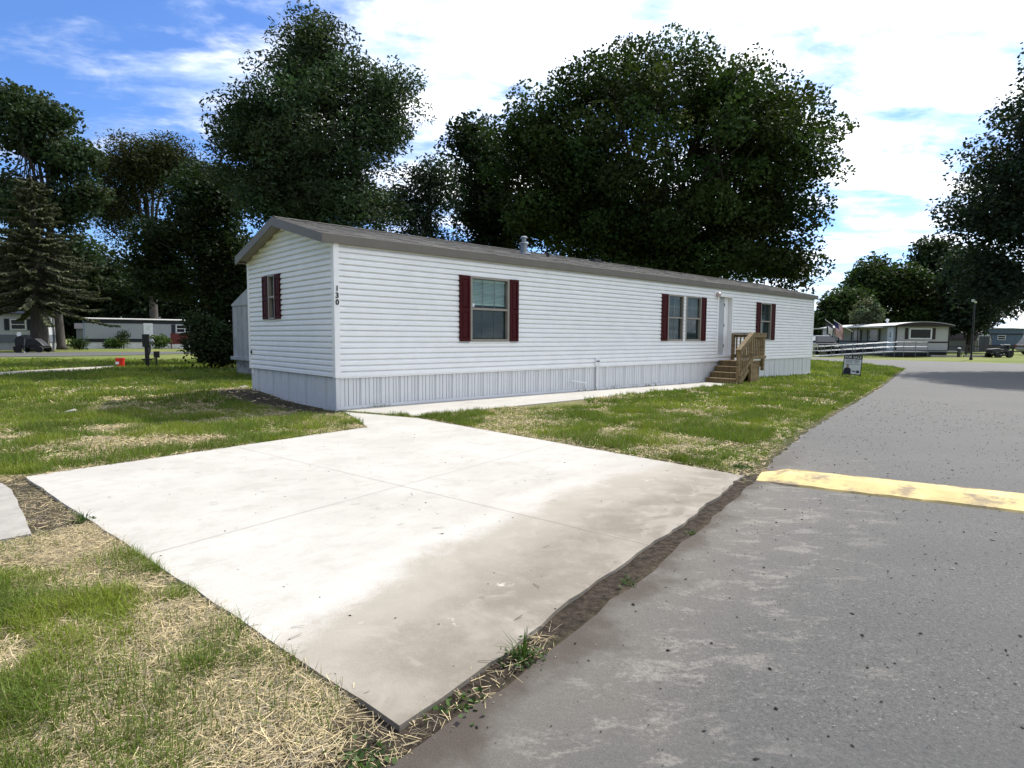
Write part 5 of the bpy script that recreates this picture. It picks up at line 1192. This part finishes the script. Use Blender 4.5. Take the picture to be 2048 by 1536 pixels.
def bucket():
    x, y = -15.93, 24.47; T = empty('plastic_bucket', (x, y, g0(x, y)), 0, 'bright red plastic bucket standing on the left lawn', 'bucket')
    MB().lathe([(.14, 0), (.165, .30), (.175, .31), (.175, .345), (.165, .35), (.155, .34), (.13, .02)], 24).build('body', m_plastic_red, T)
    MB().tube([(.17 * math.cos(a), .04, .30 + .05 * math.sin(a)) for a in np.linspace(0, math.pi, 9)], .005, 6).build('handle', m_galv, T)
    MB().box(-.09, .05, -.17, -.160, .10, .20).build('label_patch', m_white, T)
bucket()
def pedestal():
    x, y = -14.9, 24.6; T = empty('utility_pedestal', (x, y, g0(x, y)), R(20), 'black electric meter pedestal with pipes on the left lawn', 'pedestal')
    MB().box(-.07, .07, -.07, .07, -.1, .85).build('post', m_black, T); MB().box(-.14, .10, -.12, .10, .80, 1.32).build('meter_box', m_black, T, bevel=.02)
    MB().lathe([(.10, 0), (.10, .05), (.085, .12), (0, .15)], 14).build('meter_glass', m_galv, T, loc=(.14, -.02, 1.0), rot=(0, R(60), 0))
    MB().tube([(.05, -.05, .0), (.05, -.1, .45), (.12, -.08, .6), (.12, 0, .85)], .03, 8).build('conduit', m_black, T); MB().tube([(.32, 0, -.1), (.32, 0, .55)], .035, 8).build('pipe', m_black, T)
    MB().box(.24, .44, -.07, .07, .36, .62).build('valve_box', m_black, T); MB().tube([(.1, 0, .3), (.32, 0, .32)], .025, 8).build('cross_pipe', m_black, T); MB().box(-.18, .16, -.12, .12, .25, .32).build('bracket', m_black, T)
pedestal()
def sled():
    x, y = -34.2, 42.9; T = empty('utility_trailer', (x, y, g0(x, y)), R(14), 'low black trailer carrying a covered black machine with a pale tongue jack', 'trailer')
    MB().box(-.85, .95, -.6, .6, .30, .42).build('deck', m_black, T)
    for s in (-1, 1): wheel(T, -.55, s * .62, .24, .16); wheel(T, .75, s * .62, .24, .16)
    hull = [(-.8, .42), (-.85, .85), (-.7, 1.15), (-.35, 1.22), (-.05, .95), (.2, 1.0), (.45, .98), (.75, .72), (.95, .45)]
    MB().prism(hull, lambda a, b: (a, -.42, b), lambda a, b: (a, .42, b)).build('cover', P('black_cover', (.014, .015, .018), .5, .2), T, bevel=.05)
    MB().add([(-.62, -.44, 1.12), (-.38, -.44, 1.20), (-.36, -.44, 1.42), (-.55, -.44, 1.45), (-.66, -.44, 1.35)], [(0, 1, 2, 3, 4)]).build('windshield', m_white, T).modifiers.new('s', 'SOLIDIFY').thickness = .02
    MB().tube([(-.1, -.75, .03), (-.08, -.75, .5), (-.02, -.74, 1.0)], .03, 8).build('tongue_jack', m_alu, T); MB().lathe([(.0, 0), (.06, .02), (.06, .05), (0, .07)], 10, (-.1, -.75, -.0)).build('jack_foot', m_white, T); MB().box(-.16, .1, -.78, -.55, .38, .46).build('tongue', m_black, T)
sled()
def lamp():
    x, y = 31.9, 41.9; T = empty('lamp_post', (x, y, g0(x, y)), 0, 'slim dark lamp post with a small white lantern across the road', 'lamp post')
    MB().lathe([(.10, -.1), (.10, .15), (.06, .22), (.05, 3.9), (.07, 3.95), (.0, 3.96)], 12).build('pole', m_black, T)
    MB().lathe([(.10, 3.92), (.16, 4.0), (.19, 4.12), (.17, 4.16)], 14).build('lantern', m_white, T); MB().lathe([(.19, 4.161), (.17, 4.24), (.05, 4.32), (.0, 4.33)], 14).build('cap', m_white, T)
lamp()
def bollard():
    x, y = 36.0, 48.6; T = empty('bollard', (x, y, g0(x, y)), 0, 'short dark post with a white cap by the pale wheel stops', 'bollard')
    MB().lathe([(.13, -.05), (.13, .6), (.15, .62), (.15, .66), (0, .68)], 12).build('post', P('green_post', (.05, .06, .05), .6, .2), T); MB().lathe([(.13, .681), (.11, .74), (0, .76)], 12).build('cap', m_white, T)
bollard()
for i, (x, y, L_, lab) in enumerate(((34.6, 48.4, 2.0, 'pale concrete wheel stop left of the short post'), (37.6, 48.7, 2.2, 'pale concrete wheel stop right of the short post'))):
    o_ = MB().prism([(-.12, -.03), (.12, -.03), (.09, .16), (-.09, .16)], lambda a, b: (-L_ / 2, a, b), lambda a, b: (L_ / 2, a, b)).build('wheel_stop', m_conc, loc=(x, y, g0(x, y)), rot=(0, 0, R(-3))); tag(o_, lab, 'wheel stop', 'wheel stops by the rail fence')
def rail_fence():
    T = empty('rail_fence', (38.6, 54.0, -.1), R(8), 'low dark two rail wooden fence beyond the road on the right', 'fence')
    for z in (.35, .80): 
        for k in range(6): MB().box(k * 2.4, k * 2.4 + 2.38, -.03, .03, z - .05, z + .05).build('rail', m_brown, T)
    for k in range(7): MB().box(k * 2.4 - .06, k * 2.4 + .06, .031, .14, -.1, .95).build('post', m_brown, T)
rail_fence()
def mower():
    x, y = 38.9, 48.2; T = empty('riding_mower', (x, y, g0(x, y)), R(10), 'black riding mower with a pale seat parked before the rail fence', 'mower')
    for s in (-1, 1): wheel(T, -.6, s * .38, .22, .18); wheel(T, .5, s * .42, .30, .24)
    MB().prism([(-.95, .30), (-.95, .62), (-.80, .72), (-.15, .74), (-.10, .35)], lambda a, b: (a, -.28, b), lambda a, b: (a, .28, b)).build('hood', m_black, T, bevel=.04); MB().box(-.12, .85, -.34, .34, .32, .52).build('chassis', m_black, T, bevel=.03)
    MB().prism([(.25, .53), (.75, .53), (.80, .98), (.68, 1.0), (.60, .66), (.25, .64)], lambda a, b: (a, -.22, b), lambda a, b: (a, .22, b)).build('seat', m_black, T, bevel=.04); MB().box(.3, .78, -.2, .2, 1.0, 1.06).build('seat_cover', m_white, T)
    MB().tube([(-.05, 0, .6), (.1, 0, .92)], .02, 6).build('steering_column', m_black, T); MB().tube([(.1 + .05 * math.cos(a), .17 * math.sin(a), .92 + .16 * math.cos(a) * .4) for a in np.linspace(0, 2 * math.pi, 15)], .014, 6, False).build('steering_wheel', m_black, T); MB().box(-.55, .2, -.5, .5, .12, .28).build('cutting_deck', m_black, T, bevel=.04)
mower()
def barn():
    x, y = 57.5, 75.0; T = empty('barn_shed', (x, y, g0(x, y)), R(12), 'small dark barn roofed shed with double doors near the blue home', 'shed'); W_ = 2.5; L_ = 4.2
    MB().box(0, W_, 0, L_, -.1, 1.35).build('wall', P('shed_taupe', (.17, .16, .15), .7, .1), T)
    gm = [(-.12, 1.33), (-.02, 1.6), (.3, 2.1), (.8, 2.38), (1.25, 2.45), (1.7, 2.38), (2.2, 2.1), (2.52, 1.6), (2.62, 1.33)]
    MB().prism(gm, lambda a, b: (a, -.02, b), lambda a, b: (a, L_ + .1, b)).build('roof', P('brown_shingle', (.035, .022, .020), .8, .2), T); MB().prism([(.1, 1.34), (.4, 2.0), (.85, 2.22), (1.65, 2.22), (2.1, 2.0), (2.4, 1.34)], lambda a, b: (a, -.06, b), lambda a, b: (a, -.021, b)).build('gable_panel', m_greyw, T)
    for a in (.45, 1.27): MB().box(a, a + .78, -.09, -.0, .05, 1.85).build('door', m_navy, T)
    for a in (.36, 2.06): MB().box(a, a + .08, -.095, -.0, .0, 1.9).build('door_trim', m_greyw, T)
barn()
bh = plain_home('trailer_home', 'long dusty blue trailer home with pale roof far off on the right', (70.5, 97.0), R(-4), 11.0, 4.0, .6, 3.2, .15, P('dusty_blue', (.075, .115, .17), .6, .08), None, m_tinw, m_navy, True, 1.22)
MB().box(0, 11, -.02, 0, 2.2, 2.45).build('trim_band', m_navy, bh); simple_window(bh, fl, 2, 3.2, 1.4, 2.15); simple_window(bh, fl, 7, 8.2, 1.4, 2.15)
for a in (4.0, 5.0, 7.2): MB().lathe([(.12, 0), (.12, .3), (.2, .34), (0, .5)], 10, (a, 1.5, 3.3)).build('roof_vent', m_tinw, bh)
# litter on the left lawn
for i, (x, y, lab) in enumerate(((-7.3, 9.7, 'scrap of white litter lying in the left lawn'), (-6.35, 13.9, 'broken pale rubble at the rear corner of the white home'))):
    o_ = MB().add([(0, 0, .02), (.16, .03, .05), (.22, .12, .02), (.1, .16, .07), (-.02, .09, .03)], [(0, 1, 3), (1, 2, 3), (0, 3, 4)]).build('litter_scrap', m_conc, loc=(x, y, g0(x, y))); o_.modifiers.new('s', 'SOLIDIFY').thickness = .01; tag(o_, lab, 'litter')
